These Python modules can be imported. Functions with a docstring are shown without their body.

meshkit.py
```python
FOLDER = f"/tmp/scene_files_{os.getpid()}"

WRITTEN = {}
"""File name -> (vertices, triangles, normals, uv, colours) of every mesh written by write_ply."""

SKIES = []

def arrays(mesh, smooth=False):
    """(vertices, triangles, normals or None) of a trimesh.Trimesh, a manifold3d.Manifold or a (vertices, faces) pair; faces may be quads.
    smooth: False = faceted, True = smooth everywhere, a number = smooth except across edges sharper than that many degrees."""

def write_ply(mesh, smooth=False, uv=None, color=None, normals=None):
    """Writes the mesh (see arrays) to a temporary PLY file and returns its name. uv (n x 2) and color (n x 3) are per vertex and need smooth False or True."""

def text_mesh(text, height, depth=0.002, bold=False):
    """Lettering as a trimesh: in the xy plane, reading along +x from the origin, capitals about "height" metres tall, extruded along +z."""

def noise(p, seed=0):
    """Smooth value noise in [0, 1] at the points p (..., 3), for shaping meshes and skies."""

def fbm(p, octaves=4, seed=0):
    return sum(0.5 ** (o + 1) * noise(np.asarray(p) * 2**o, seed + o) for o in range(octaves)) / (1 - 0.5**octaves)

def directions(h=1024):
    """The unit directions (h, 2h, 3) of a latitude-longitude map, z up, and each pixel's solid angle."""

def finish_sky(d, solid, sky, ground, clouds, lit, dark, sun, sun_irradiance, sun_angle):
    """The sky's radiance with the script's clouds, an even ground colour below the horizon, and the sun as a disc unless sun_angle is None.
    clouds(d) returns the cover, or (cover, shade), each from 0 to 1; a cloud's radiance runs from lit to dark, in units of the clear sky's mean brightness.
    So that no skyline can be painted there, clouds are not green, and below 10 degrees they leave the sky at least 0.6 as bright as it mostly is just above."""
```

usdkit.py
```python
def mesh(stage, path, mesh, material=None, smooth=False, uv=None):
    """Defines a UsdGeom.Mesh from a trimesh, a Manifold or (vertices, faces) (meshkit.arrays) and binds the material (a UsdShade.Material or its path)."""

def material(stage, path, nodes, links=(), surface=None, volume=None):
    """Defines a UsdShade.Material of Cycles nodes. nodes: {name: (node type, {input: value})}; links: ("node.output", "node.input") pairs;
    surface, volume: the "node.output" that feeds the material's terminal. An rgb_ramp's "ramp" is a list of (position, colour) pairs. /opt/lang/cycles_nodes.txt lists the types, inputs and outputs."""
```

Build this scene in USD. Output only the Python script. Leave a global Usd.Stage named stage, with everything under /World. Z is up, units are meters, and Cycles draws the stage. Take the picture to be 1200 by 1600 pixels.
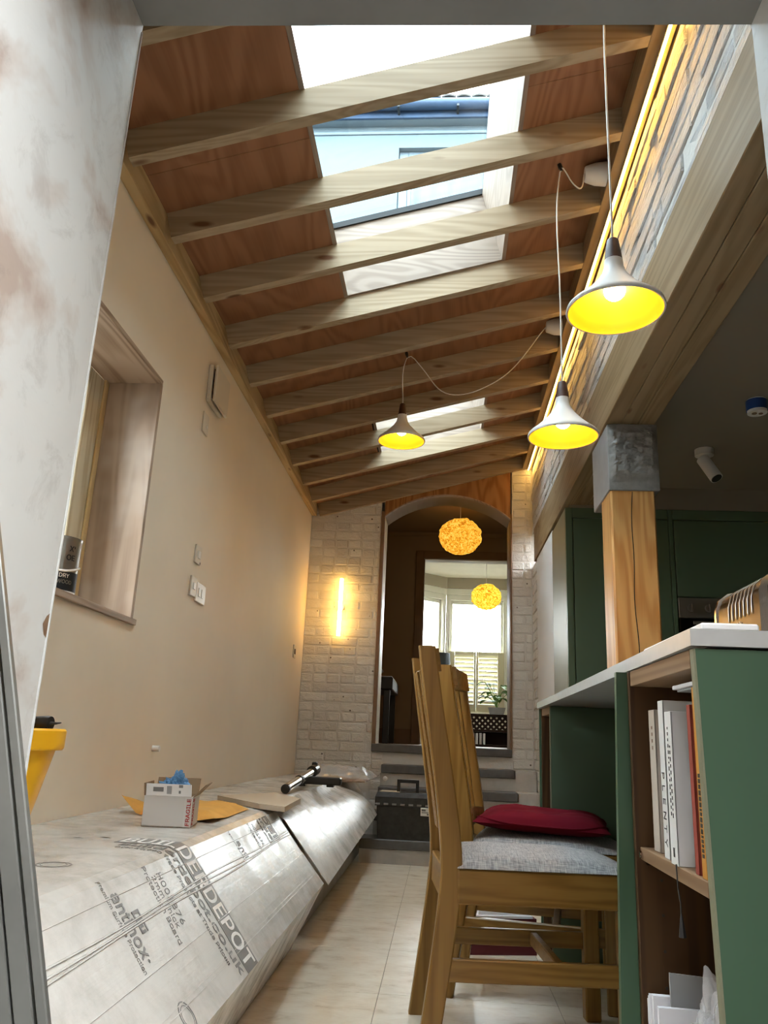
import math, random
import numpy as np
import trimesh
import meshkit, usdkit
from pxr import Gf, Sdf, Usd, UsdGeom, UsdLux, UsdShade

stage = Usd.Stage.CreateInMemory()
UsdGeom.SetStageUpAxis(stage, "Z")
UsdGeom.SetStageMetersPerUnit(stage, 1.0)
UsdGeom.Xform.Define(stage, "/World")
UsdGeom.Scope.Define(stage, "/World/Looks")
rng = random.Random(7)

# ---------------------------------------------------------------- camera, sky, exposure
FPX = 1250.0
YAW, PIT, ROLL = [math.radians(a) for a in (4.62, 15.93, 2.53)]
EYE = (0.0, 0.0, 0.77)
EXPOSURE = 2.85
SKY = 1.0
cy, sy, cp, sp, cr, sr = math.cos(YAW), math.sin(YAW), math.cos(PIT), math.sin(PIT), math.cos(ROLL), math.sin(ROLL)
fwd = np.array([-sy * cp, cy * cp, sp])
r0 = np.array([cy, sy, 0.0])
u0 = np.cross(r0, fwd)
right, up = r0 * cr + u0 * sr, u0 * cr - r0 * sr
cam = UsdGeom.Camera.Define(stage, "/World/camera")
cam.AddTransformOp().Set(Gf.Matrix4d(*right, 0, *up, 0, *(-fwd), 0, *EYE, 1))
cam.CreateHorizontalApertureAttr(36.0)
cam.CreateVerticalApertureAttr(48.0)
cam.CreateFocalLengthAttr(36.0 * FPX / 1200.0)
cam.CreateClippingRangeAttr((0.02, 1000.0))
cam.CreateExposureAttr(EXPOSURE)
sky = UsdLux.DomeLight.Define(stage, "/World/sky")
sky.CreateIntensityAttr(SKY)
sky.CreateColorAttr(Gf.Vec3f(0.93, 0.97, 1.0))

# ---------------------------------------------------------------- materials
MATS = {}


def mat(name, nodes, links, surface="p.BSDF"):
    MATS[name] = usdkit.material(stage, "/World/Looks/" + name, nodes, links, surface=surface)
    return MATS[name]


def plain(name, col, rough=0.5, metal=0.0, bump=0.0, bscale=60.0, var=0.0, vscale=5.0, col2=None, spec=0.5, coat=0.0, sheen=0.0):
    nodes = {"g": ("geometry", {}), "p": ("principled_bsdf", {"base_color": col, "roughness": rough, "metallic": metal, "specular_ior_level": spec, "coat_weight": coat, "sheen_weight": sheen})}
    links = []
    if var > 0 or col2 is not None:
        c2 = col2 if col2 is not None else tuple(max(0, c * (1 - var)) for c in col)
        nodes["n"] = ("noise_texture", {"scale": vscale, "detail": 5.0, "roughness": 0.6})
        nodes["r"] = ("rgb_ramp", {"ramp": [(0.35, c2), (0.65, col)]})
        links += [("g.position", "n.vector"), ("n.fac", "r.fac"), ("r.color", "p.base_color")]
    if bump > 0:
        nodes["bn"] = ("noise_texture", {"scale": bscale, "detail": 4.0, "roughness": 0.6})
        nodes["b"] = ("bump", {"strength": min(1.0, bump), "distance": 0.004})
        links += [("g.position", "bn.vector"), ("bn.fac", "b.height"), ("b.normal", "p.normal")]
    return mat(name, nodes, links)


def emit(name, col, strength):
    return mat(name, {"e": ("emission", {"color": col, "strength": strength})}, [], surface="e.emission")


def wood(name, light, dark, axis=1, scale=5.0, rings=100.0, stretch=0.07, rough=0.45, knots=0.0, fibre=0.5, mixin=0.55, knotcol=(0.16, 0.07, 0.03), patch=None):
    sc = [1.0, 1.0, 1.0]
    sc[axis] = stretch
    fs = [70.0, 70.0, 70.0]
    fs[axis] = 2.0
    nodes = {
        "g": ("geometry", {}),
        "m": ("mapping", {"scale": sc}),
        "n": ("noise_texture", {"scale": scale, "detail": 2.0, "roughness": 0.45, "distortion": 0.25}),
        "k": ("math", {"math_type": "multiply", "value2": rings}),
        "s": ("math", {"math_type": "sine"}),
        "h": ("math", {"math_type": "multiply_add", "value2": 0.5, "value3": 0.5}),
        "m2": ("mapping", {"scale": fs}),
        "f": ("noise_texture", {"scale": 1.0, "detail": 3.0, "roughness": 0.6}),
        "mx": ("mix_float", {"fac": 1 - mixin}),
        "r": ("rgb_ramp", {"ramp": [(0.22, dark), (0.68, light)]}),
        "b": ("bump", {"strength": 0.25, "distance": 0.0015}),
        "p": ("principled_bsdf", {"roughness": rough, "specular_ior_level": 0.35}),
    }
    links = [("g.position", "m.vector"), ("m.vector", "n.vector"), ("n.fac", "k.value1"), ("k.value", "s.value1"), ("s.value", "h.value1"),
             ("g.position", "m2.vector"), ("m2.vector", "f.vector"), ("h.value", "mx.a"), ("f.fac", "mx.b"), ("mx.result", "r.fac"),
             ("f.fac", "b.height"), ("b.normal", "p.normal")]
    col = "r.color"
    if patch is not None:
        nodes["pn"] = ("noise_texture", {"scale": 3.0, "detail": 3.0, "roughness": 0.6})
        nodes["pr"] = ("math", {"math_type": "multiply_add", "value2": 3.0, "value3": -1.35, "use_clamp": True})
        nodes["pm"] = ("mix", {"color2": patch})
        links += [("g.position", "pn.vector"), ("pn.fac", "pr.value1"), ("pr.value", "pm.fac"), (col, "pm.color1")]
        col = "pm.color"
    if knots > 0:
        ks = [8.5, 8.5, 8.5]
        ks[axis] = 2.6
        nodes["m3"] = ("mapping", {"scale": ks, "location": (0.3, 0.7, 0.2)})
        nodes["v"] = ("voronoi_texture", {"scale": 1.0, "feature": "f1"})
        nodes["kr"] = ("map_range", {"from_min": knots * 0.45, "from_max": knots, "to_min": 1.0, "to_max": 0.0, "clamp": True})
        nodes["km"] = ("mix", {"color2": knotcol})
        links += [("g.position", "m3.vector"), ("m3.vector", "v.vector"), ("v.distance", "kr.value"), ("kr.result", "km.fac"), (col, "km.color1")]
        col = "km.color"
    links.append((col, "p.base_color"))
    return mat(name, nodes, links)


# timber
wood("rafter_pine", (0.42, 0.318, 0.205), (0.325, 0.236, 0.140), axis=0, scale=7, rings=88, stretch=0.06, mixin=0.4, knots=0.15, rough=0.55)
wood("beam_pine", (0.29, 0.205, 0.115), (0.21, 0.14, 0.068), axis=1, scale=5, rings=96, stretch=0.05, mixin=0.4, knots=0.12, rough=0.5)
wood("plate_pine", (0.58, 0.41, 0.20), (0.45, 0.30, 0.13), axis=1, scale=6, rings=72, stretch=0.06, knots=0.14, rough=0.5)
wood("post_fir", (0.60, 0.335, 0.12), (0.47, 0.225, 0.068), axis=2, scale=4.5, rings=120, stretch=0.10, knots=0.10, rough=0.4)
wood("red_ply", (0.33, 0.150, 0.072), (0.25, 0.106, 0.048), axis=1, scale=2.6, rings=110, stretch=0.20, rough=0.5, mixin=0.45)
wood("pale_ply", (0.34, 0.265, 0.21), (0.265, 0.20, 0.155), axis=0, scale=3.0, rings=184, stretch=0.25, rough=0.5, mixin=0.6)
wood("pale_ply_long", (0.31, 0.24, 0.19), (0.25, 0.19, 0.148), axis=1, scale=4.5, rings=120, stretch=0.12, rough=0.5, mixin=0.5)
wood("spandrel_ply", (0.36, 0.17, 0.065), (0.25, 0.105, 0.035), axis=2, scale=3.5, rings=112, stretch=0.15, rough=0.45)
wood("lining_oak", (0.37, 0.265, 0.185), (0.27, 0.185, 0.125), axis=2, scale=5, rings=70, stretch=0.10, rough=0.5, patch=(0.46, 0.38, 0.31))
wood("lining_oak_flat", (0.40, 0.29, 0.205), (0.25, 0.165, 0.105), axis=1, scale=4, rings=128, stretch=0.10, rough=0.5)
wood("sash_pine", (0.62, 0.45, 0.22), (0.50, 0.34, 0.15), axis=2, scale=6, rings=80, stretch=0.06, rough=0.4)
wood("chair_oak", (0.285, 0.155, 0.040), (0.195, 0.097, 0.020), axis=2, scale=9, rings=56, stretch=0.05, rough=0.32, mixin=0.35)
wood("chair_oak_rail", (0.285, 0.155, 0.040), (0.195, 0.097, 0.020), axis=0, scale=9, rings=56, stretch=0.05, rough=0.32, mixin=0.35)
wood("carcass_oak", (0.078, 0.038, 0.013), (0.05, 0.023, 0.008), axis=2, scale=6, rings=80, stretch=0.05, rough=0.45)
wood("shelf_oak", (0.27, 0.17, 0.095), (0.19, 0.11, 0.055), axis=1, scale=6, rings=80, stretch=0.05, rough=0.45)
wood("sash_pale", (0.70, 0.62, 0.45), (0.56, 0.46, 0.29), axis=2, scale=8, rings=80, stretch=0.05, rough=0.4)
plain("casing_brown", (0.23, 0.135, 0.075), 0.45, var=0.2)
plain("walnut", (0.075, 0.03, 0.022), 0.4, var=0.3, vscale=40)
plain("mahogany", (0.022, 0.010, 0.007), 0.6, spec=0.2)
# walls
nodes = {"g": ("geometry", {}), "n": ("noise_texture", {"scale": 4.2, "detail": 5.0, "roughness": 0.55, "distortion": 0.3}),
         "r": ("rgb_ramp", {"ramp": [(0.0, (0.36, 0.28, 0.225)), (0.34, (0.38, 0.30, 0.25)), (0.41, (0.49, 0.45, 0.405)), (0.47, (0.55, 0.545, 0.515)), (0.8, (0.575, 0.575, 0.545))]}),
         "n2": ("noise_texture", {"scale": 9.0, "detail": 5.0, "roughness": 0.7, "distortion": 0.5}),
         "r2": ("rgb_ramp", {"ramp": [(0.34, (0.80, 0.78, 0.77)), (0.46, (1, 1, 1))]}),
         "mx": ("mix", {"mix_type": "multiply", "fac": 0.75}),
         "b": ("bump", {"strength": 0.2, "distance": 0.003}), "p": ("principled_bsdf", {"roughness": 0.6})}
mat("fresh_plaster", nodes, [("g.position", "n.vector"), ("n.fac", "r.fac"), ("g.position", "n2.vector"), ("n2.fac", "r2.fac"), ("r.color", "mx.color1"), ("r2.color", "mx.color2"), ("mx.color", "p.base_color"), ("n2.fac", "b.height"), ("b.normal", "p.normal")])
plain("header_plaster", (0.25, 0.245, 0.235), 0.7, bump=0.1, bscale=20, var=0.18, vscale=3.5)  # header plaster, a darker grey than the reveals
plain("pink_plaster", (0.77, 0.675, 0.54), 0.65, bump=0.08, bscale=14, var=0.06, vscale=1.6)
plain("white_paint", (0.72, 0.70, 0.68), 0.6)
plain("kitchen_shaded", (0.235, 0.20, 0.155), 0.7)  # dark taupe with the kitchen's shade put into the colour
plain("hall_paint", (0.30, 0.21, 0.13), 0.6)
plain("front_room_paint", (0.84, 0.80, 0.66), 0.6, var=0.05)
plain("taupe_paint", (0.42, 0.37, 0.27), 0.6)
plain("cream_gloss", (0.80, 0.79, 0.68), 0.35)
plain("shutter_paint", (0.60, 0.56, 0.38), 0.4)
for nm, c in (("brick_white", (0.66, 0.64, 0.60)), ("brick_white_dull", (0.60, 0.575, 0.54)), ("brick_white_bright", (0.71, 0.695, 0.66))):
    nodes = {"g": ("geometry", {}), "n": ("noise_texture", {"scale": 26.0, "detail": 6.0, "roughness": 0.62, "distortion": 0.6}),
             "m": ("mapping", {"scale": (1.0, 0.35, 1.4)}),
             "v": ("voronoi_texture", {"scale": 11.0}), "vr": ("map_range", {"from_min": 0.05, "from_max": 0.10, "to_min": 0.0, "to_max": 1.0, "clamp": True}),
             "mx": ("mix", {"color1": (0.10, 0.075, 0.06), "color2": c}), "b": ("bump", {"strength": 0.8, "distance": 0.010}), "p": ("principled_bsdf", {"roughness": 0.45})}
    mat(nm, nodes, [("g.position", "m.vector"), ("m.vector", "n.vector"), ("n.fac", "b.height"), ("b.normal", "p.normal"), ("g.position", "v.vector"), ("v.distance", "vr.value"), ("vr.result", "mx.fac"), ("mx.color", "p.base_color")])
nodes = {"g": ("geometry", {}), "m": ("mapping", {"scale": (1.0, 0.16, 1.0)}), "n": ("noise_texture", {"scale": 30.0, "detail": 7.0, "roughness": 0.68, "distortion": 0.7}),
         "n2": ("noise_texture", {"scale": 55.0, "detail": 4.0, "roughness": 0.7}), "mx": ("mix_float", {"fac": 0.3}),
         "r": ("rgb_ramp", {"ramp": [(0.30, (0.12, 0.11, 0.10)), (0.40, (0.56, 0.56, 0.56)), (0.8, (0.66, 0.665, 0.67))]}),
         "b": ("bump", {"strength": 1.0, "distance": 0.030}), "p": ("principled_bsdf", {"roughness": 0.38})}
mat("brick_rugged", nodes, [("g.position", "m.vector"), ("m.vector", "n.vector"), ("g.position", "n2.vector"), ("n.fac", "mx.a"), ("n2.fac", "mx.b"), ("mx.result", "b.height"), ("b.normal", "p.normal"), ("n.fac", "r.fac"), ("r.color", "p.base_color")])
plain("brick_mortar", (0.62, 0.60, 0.565), 0.6, bump=0.9, bscale=40)
plain("slate", (0.12, 0.115, 0.11), 0.45, bump=0.2, bscale=50, var=0.25, vscale=14)
plain("riser_render", (0.50, 0.47, 0.43), 0.6, bump=0.15, bscale=40, var=0.18, vscale=9)
nodes = {"g": ("geometry", {}), "m": ("mapping", {"scale": (0.7, 1.3, 1.0)}), "n": ("noise_texture", {"scale": 11.0, "detail": 7.0, "roughness": 0.68, "distortion": 0.4}),
         "r": ("rgb_ramp", {"ramp": [(0.30, (0.46, 0.36, 0.245)), (0.44, (0.62, 0.535, 0.42)), (0.64, (0.70, 0.635, 0.525))]}),
         "b": ("bump", {"strength": 0.12, "distance": 0.002}), "p": ("principled_bsdf", {"roughness": 0.36})}
mat("travertine", nodes, [("g.position", "m.vector"), ("m.vector", "n.vector"), ("n.fac", "r.fac"), ("r.color", "p.base_color"), ("n.fac", "b.height"), ("b.normal", "p.normal")])
plain("grout", (0.40, 0.34, 0.27), 0.8)
plain("padstone_smooth", (0.30, 0.295, 0.29), 0.6, bump=0.15, bscale=30, var=0.15, vscale=8)
plain("padstone_rough", (0.27, 0.26, 0.245), 0.5, bump=1.0, bscale=22, var=0.35, vscale=12)
# kitchen
plain("green_paint", (0.050, 0.102, 0.058), 0.32, spec=0.45)
plain("green_edge", (0.19, 0.19, 0.12), 0.5)
plain("green_tall", (0.085, 0.132, 0.082), 0.35)
plain("green_side_sheen", (0.27, 0.25, 0.16), 0.42, metal=0.55, var=0.15, vscale=2.5)  # gold tone paints in the grazing reflection on satin green
plain("quartz", (0.48, 0.48, 0.465), 0.22, var=0.06, vscale=20)
plain("marble_board", (0.82, 0.82, 0.82), 0.3)
plain("oven_steel", (0.22, 0.20, 0.17), 0.35, metal=0.6)
plain("oven_glass", (0.006, 0.006, 0.006), 0.12)
plain("toaster_rib", (0.42, 0.37, 0.32), 0.3, metal=1.0)
plain("chrome", (0.80, 0.77, 0.72), 0.10, metal=1.0)
plain("toaster_steel", (0.21, 0.18, 0.16), 0.2, metal=1.0)
plain("aluminium", (0.27, 0.27, 0.25), 0.38, metal=0.75, var=0.2, vscale=6)
plain("dark_metal", (0.06, 0.06, 0.06), 0.5)
plain("dark_gap", (0.015, 0.015, 0.015), 0.7)
plain("black_plastic", (0.014, 0.014, 0.014), 0.38, bump=0.1, bscale=120)
plain("worn_black", (0.013, 0.013, 0.012), 0.45, var=0.0, col2=(0.03, 0.03, 0.028), vscale=25)
plain("white_plastic", (0.74, 0.72, 0.68), 0.35)
plain("cream_plastic", (0.62, 0.56, 0.46), 0.4)
plain("lamp_white", (0.66, 0.645, 0.62), 0.45)
plain("lamp_gold", (0.70, 0.34, 0.016), 0.35)
plain("cord_white", (0.72, 0.69, 0.66), 0.5)
plain("yellow_plastic", (0.80, 0.42, 0.015), 0.35)
plain("blue_plastic", (0.012, 0.06, 0.24), 0.4)
plain("cardboard", (0.27, 0.18, 0.10), 0.7)
plain("white_card", (0.68, 0.655, 0.63), 0.55)
plain("kraft", (0.62, 0.31, 0.05), 0.6, bump=0.3, bscale=30, var=0.12, vscale=20)
plain("mdf", (0.48, 0.40, 0.30), 0.6)
plain("mdf_edge", (0.35, 0.265, 0.175), 0.7)
plain("red_print", (0.45, 0.03, 0.03), 0.5)
plain("black_print", (0.02, 0.02, 0.02), 0.5)
plain("grey_print", (0.17, 0.165, 0.155), 0.45)
plain("red_cloth", (0.105, 0.003, 0.010), 0.9, bump=0.3, bscale=25, spec=0.12)
plain("red_box", (0.10, 0.006, 0.012), 0.6)
plain("paper", (0.70, 0.71, 0.75), 0.6)
plain("cream_page", (0.42, 0.37, 0.30), 0.7, bump=0.2, bscale=200)
plain("book_white", (0.66, 0.66, 0.64), 0.5)
plain("book_cream", (0.48, 0.42, 0.35), 0.55)
plain("book_black", (0.02, 0.02, 0.025), 0.5)
plain("book_red", (0.32, 0.055, 0.035), 0.5)
plain("book_orange", (0.55, 0.25, 0.03), 0.5)
plain("book_green", (0.12, 0.10, 0.06), 0.5)
plain("leaf", (0.14, 0.33, 0.04), 0.45, var=0.4, vscale=30)
plain("pot_grey", (0.30, 0.31, 0.31), 0.6)
plain("drum_grey", (0.035, 0.045, 0.05), 0.7)
plain("tin_metal", (0.55, 0.54, 0.50), 0.25, metal=0.9)
plain("navy_print", (0.006, 0.012, 0.02), 0.4)
plain("render_toned", (0.115, 0.145, 0.16), 0.8, bump=0.35, bscale=50)  # pale render darkened to grey-blue so daylight does not clip it
plain("gutter_blue", (0.035, 0.065, 0.12), 0.5, var=0.25, vscale=6)
plain("roof_tile", (0.17, 0.15, 0.13), 0.8, var=0.4, vscale=8)
plain("upvc", (0.14, 0.175, 0.20), 0.4)
plain("blind_blue", (0.025, 0.075, 0.16), 0.5)
plain("bark", (0.22, 0.19, 0.16), 0.9)
plain("ground_grey", (0.07, 0.068, 0.065), 0.9, var=0.2, vscale=1)
plain("shade_wall_brick", (0.13, 0.10, 0.085), 0.85, var=0.3, vscale=6)
plain("screw_dark", (0.03, 0.025, 0.02), 0.5)
# protection board: fluted plastic, streaks along y
nodes = {"g": ("geometry", {}), "m": ("mapping", {"scale": (60.0, 0.5, 60.0)}), "n": ("noise_texture", {"scale": 1.0, "detail": 4.0, "roughness": 0.7}),
         "n2": ("noise_texture", {"scale": 7.0, "detail": 6.0, "roughness": 0.65, "distortion": 0.3}),
         "r": ("rgb_ramp", {"ramp": [(0.26, (0.42, 0.40, 0.36)), (0.42, (0.475, 0.455, 0.42)), (0.7, (0.50, 0.485, 0.45))]}),
         "rr": ("map_range", {"from_min": 0.3, "from_max": 0.7, "to_min": 0.16, "to_max": 0.42, "clamp": True}),
         "b": ("bump", {"strength": 0.25, "distance": 0.002}), "p": ("principled_bsdf", {"roughness": 0.3, "specular_ior_level": 0.6})}
mat("fluted_board", nodes, [("g.position", "m.vector"), ("m.vector", "n.vector"), ("g.position", "n2.vector"), ("n2.fac", "r.fac"), ("r.color", "p.base_color"), ("n2.fac", "rr.value"), ("rr.result", "p.roughness"), ("n.fac", "b.height"), ("b.normal", "p.normal")])
# woven grey seat
nodes = {"g": ("geometry", {}), "m": ("mapping", {"scale": (30.0, 420.0, 420.0)}), "n": ("noise_texture", {"scale": 1.0, "detail": 3.0}),
         "m2": ("mapping", {"scale": (420.0, 30.0, 30.0)}), "n2": ("noise_texture", {"scale": 1.0, "detail": 3.0}), "mx": ("mix_float", {"fac": 0.5}),
         "r": ("rgb_ramp", {"ramp": [(0.36, (0.13, 0.13, 0.14)), (0.5, (0.295, 0.29, 0.295)), (0.64, (0.47, 0.455, 0.44))]}),
         "b": ("bump", {"strength": 0.5, "distance": 0.001}), "p": ("principled_bsdf", {"roughness": 0.85, "sheen_weight": 0.2})}
mat("grey_weave", nodes, [("g.position", "m.vector"), ("m.vector", "n.vector"), ("g.position", "m2.vector"), ("m2.vector", "n2.vector"), ("n.fac", "mx.a"), ("n2.fac", "mx.b"), ("mx.result", "r.fac"), ("r.color", "p.base_color"), ("mx.result", "b.height"), ("b.normal", "p.normal")])
# clear things


def pane(name, tint):
    mat(name, {"t": ("transparent_bsdf", {"color": tint}), "gl": ("glossy_bsdf", {"color": (1, 1, 1), "roughness": 0.02}), "f": ("layer_weight", {"blend": 0.5}),
               "q": ("math", {"math_type": "power", "value2": 4.0}), "k": ("math", {"math_type": "multiply_add", "value2": 0.45, "value3": 0.03}), "x": ("mix_closure", {})},
        [("f.facing", "q.value1"), ("q.value", "k.value1"), ("k.value", "x.fac"), ("t.BSDF", "x.closure1"), ("gl.BSDF", "x.closure2")], surface="x.closure")


pane("rooflight_glass", (0.76, 0.84, 0.87))
pane("window_glass", (0.93, 0.95, 0.95))
mat("clear_film", {"t": ("transparent_bsdf", {"color": (0.9, 0.9, 0.9)}), "p": ("principled_bsdf", {"base_color": (0.7, 0.7, 0.7), "roughness": 0.12}), "x": ("mix_closure", {"fac": 0.42})},
    [("t.BSDF", "x.closure1"), ("p.BSDF", "x.closure2")], surface="x.closure")
mat("blue_film", {"t": ("transparent_bsdf", {"color": (0.35, 0.6, 0.85)}), "p": ("principled_bsdf", {"base_color": (0.16, 0.36, 0.60), "roughness": 0.2}), "x": ("mix_closure", {"fac": 0.7})},
    [("t.BSDF", "x.closure1"), ("p.BSDF", "x.closure2")], surface="x.closure")
# lamps
WARM = (1.0, 0.60, 0.16)
emit("bulb_glow", (1.0, 0.68, 0.22), 17.0)
emit("led_glow", (1.0, 0.54, 0.12), 6.0)
emit("tube_glow", (1.0, 0.55, 0.13), 4.2)
for nm, s, c in (("paper_glow", 0.16, 0.42), ("paper_glow_far", 0.22, 0.52)):
    nodes = {"g": ("geometry", {}), "n": ("noise_texture", {"scale": 32.0, "detail": 3.0, "roughness": 0.6, "distortion": 1.2}),
             "r": ("rgb_ramp", {"ramp": [(0.36, (0.55, 0.17, 0.008)), (0.5, (1.0, c, 0.03)), (0.66, (1.0, c + 0.25, 0.12))]}), "e": ("emission", {"strength": s})}
    mat(nm, nodes, [("g.position", "n.vector"), ("n.fac", "r.fac"), ("r.color", "e.color")], surface="e.emission")

# ---------------------------------------------------------------- scene helpers
USED = {}


def numbered(parent, name):
    k = (parent, name)
    n = USED.get(k, 0)
    USED[k] = n + 1
    return f"{parent}/{name}" if n == 0 else f"{parent}/{name}_{n:03d}"


def tag(p, label=None, cat=None, group=None, kind=None):
    for k, v in (("label", label), ("category", cat), ("group", group), ("kind", kind)):
        if v:
            p.SetCustomDataByKey(k, v)
    return p


def obj(name, mesh, m, parent=None, smooth=False, at=None):
    """One Mesh prim under parent (a prim) or /World. at: origin of the holder, when the mesh is given in world coordinates."""
    if isinstance(mesh, (list,)):
        mesh = trimesh.util.concatenate(mesh)
    if at is not None:
        v, f, n = meshkit.arrays(mesh, False)
        mesh = trimesh.Trimesh(v - np.asarray(at, float), f, process=False)
    base = str(parent.GetPath()) if parent is not None else "/World"
    return usdkit.mesh(stage, numbered(base, name), mesh, MATS[m], smooth=smooth).GetPrim()


class T:
    """A thing: an Xform at its base; parts are given in world coordinates (loc set) or in local ones (local=True)."""

    def __init__(s, name, label, cat, loc=(0, 0, 0), rotz=0.0, group=None, kind=None, local=False):
        s.loc, s.local = loc, local
        x = UsdGeom.Xform.Define(stage, numbered("/World", name))
        x.AddTranslateOp().Set(Gf.Vec3d(*loc))
        if rotz:
            x.AddRotateZOp().Set(rotz)
        s.prim = tag(x.GetPrim(), label, cat, group, kind)

    def part(s, name, mesh, m, smooth=False, label=None, kind=None, of=None):
        # of: the part that this piece belongs to (a sub-part); a part's Mesh has no transform of its own, so the same frame holds
        p = obj(name, mesh, m, of or s.prim, smooth, None if s.local else s.loc)
        return tag(p, label, kind=kind)

    def sub(s, parent, name, mesh, m, smooth=False, label=None):
        # sub-part: the parent Mesh has no transform of its own, so the same frame holds
        return tag(obj(name, mesh, m, parent, smooth, None if s.local else s.loc), label)


def struct(name, mesh, m, label=None, smooth=False):
    return tag(obj(name, mesh, m, None, smooth), label, kind="structure")


def holder(name, label=None, loc=(0, 0, 0)):
    return T(name, label, None, loc, kind="structure")


def dup(root, loc, rotz, label, group):
    was = root.GetCustomData()
    x = UsdGeom.Xform.Define(stage, numbered("/World", root.GetName()))
    x.AddTranslateOp().Set(Gf.Vec3d(*loc))
    x.AddRotateZOp().Set(rotz)
    p = x.GetPrim()
    p.GetReferences().AddInternalReference(root.GetPath())
    p.SetInstanceable(True)
    return tag(p, label, was["category"], group)


# ---------------------------------------------------------------- mesh helpers
def cb(x0, x1, y0, y1, z0, z1, c=0.003):
    """box with chamfered edges"""
    lo, hi = np.array([min(x0, x1), min(y0, y1), min(z0, z1)]), np.array([max(x0, x1), max(y0, y1), max(z0, z1)])
    c = min(c, *(0.3 * (hi - lo)))
    if c <= 1e-5:
        return trimesh.creation.box(bounds=[lo, hi])
    pts = []
    for sx in (0, 1):
        for sy_ in (0, 1):
            for sz in (0, 1):
                s = np.array([sx, sy_, sz])
                p = lo + (hi - lo) * s
                d = np.where(s == 1, -c, c)
                for k in range(3):
                    q = p + d
                    q[k] = p[k]
                    pts.append(q)
    return trimesh.convex.convex_hull(np.array(pts))


def hull(pts):
    return trimesh.convex.convex_hull(np.array(pts, float))


def prism(poly, axis, a, b):
    """convex polygon (list of 2D points in the two other axes, in order) extruded along axis from a to b"""
    pts = []
    for t in (a, b):
        for u, v in poly:
            q = [u, v]
            q.insert(axis, t)
            pts.append(q)
    return hull(pts)


def ext(poly, axis, a, b, holes=()):
    """any polygon extruded along axis"""
    from shapely.geometry import Polygon
    m = trimesh.creation.extrude_polygon(Polygon(poly, holes), b - a, engine="earcut")
    v = np.array(m.vertices)
    o = np.zeros_like(v)
    oth = [k for k in range(3) if k != axis]
    o[:, oth[0]], o[:, oth[1]], o[:, axis] = v[:, 0], v[:, 1], v[:, 2] + a
    r = trimesh.Trimesh(o, m.faces, process=False)
    if axis == 1:
        r.invert()
    return r


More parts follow.
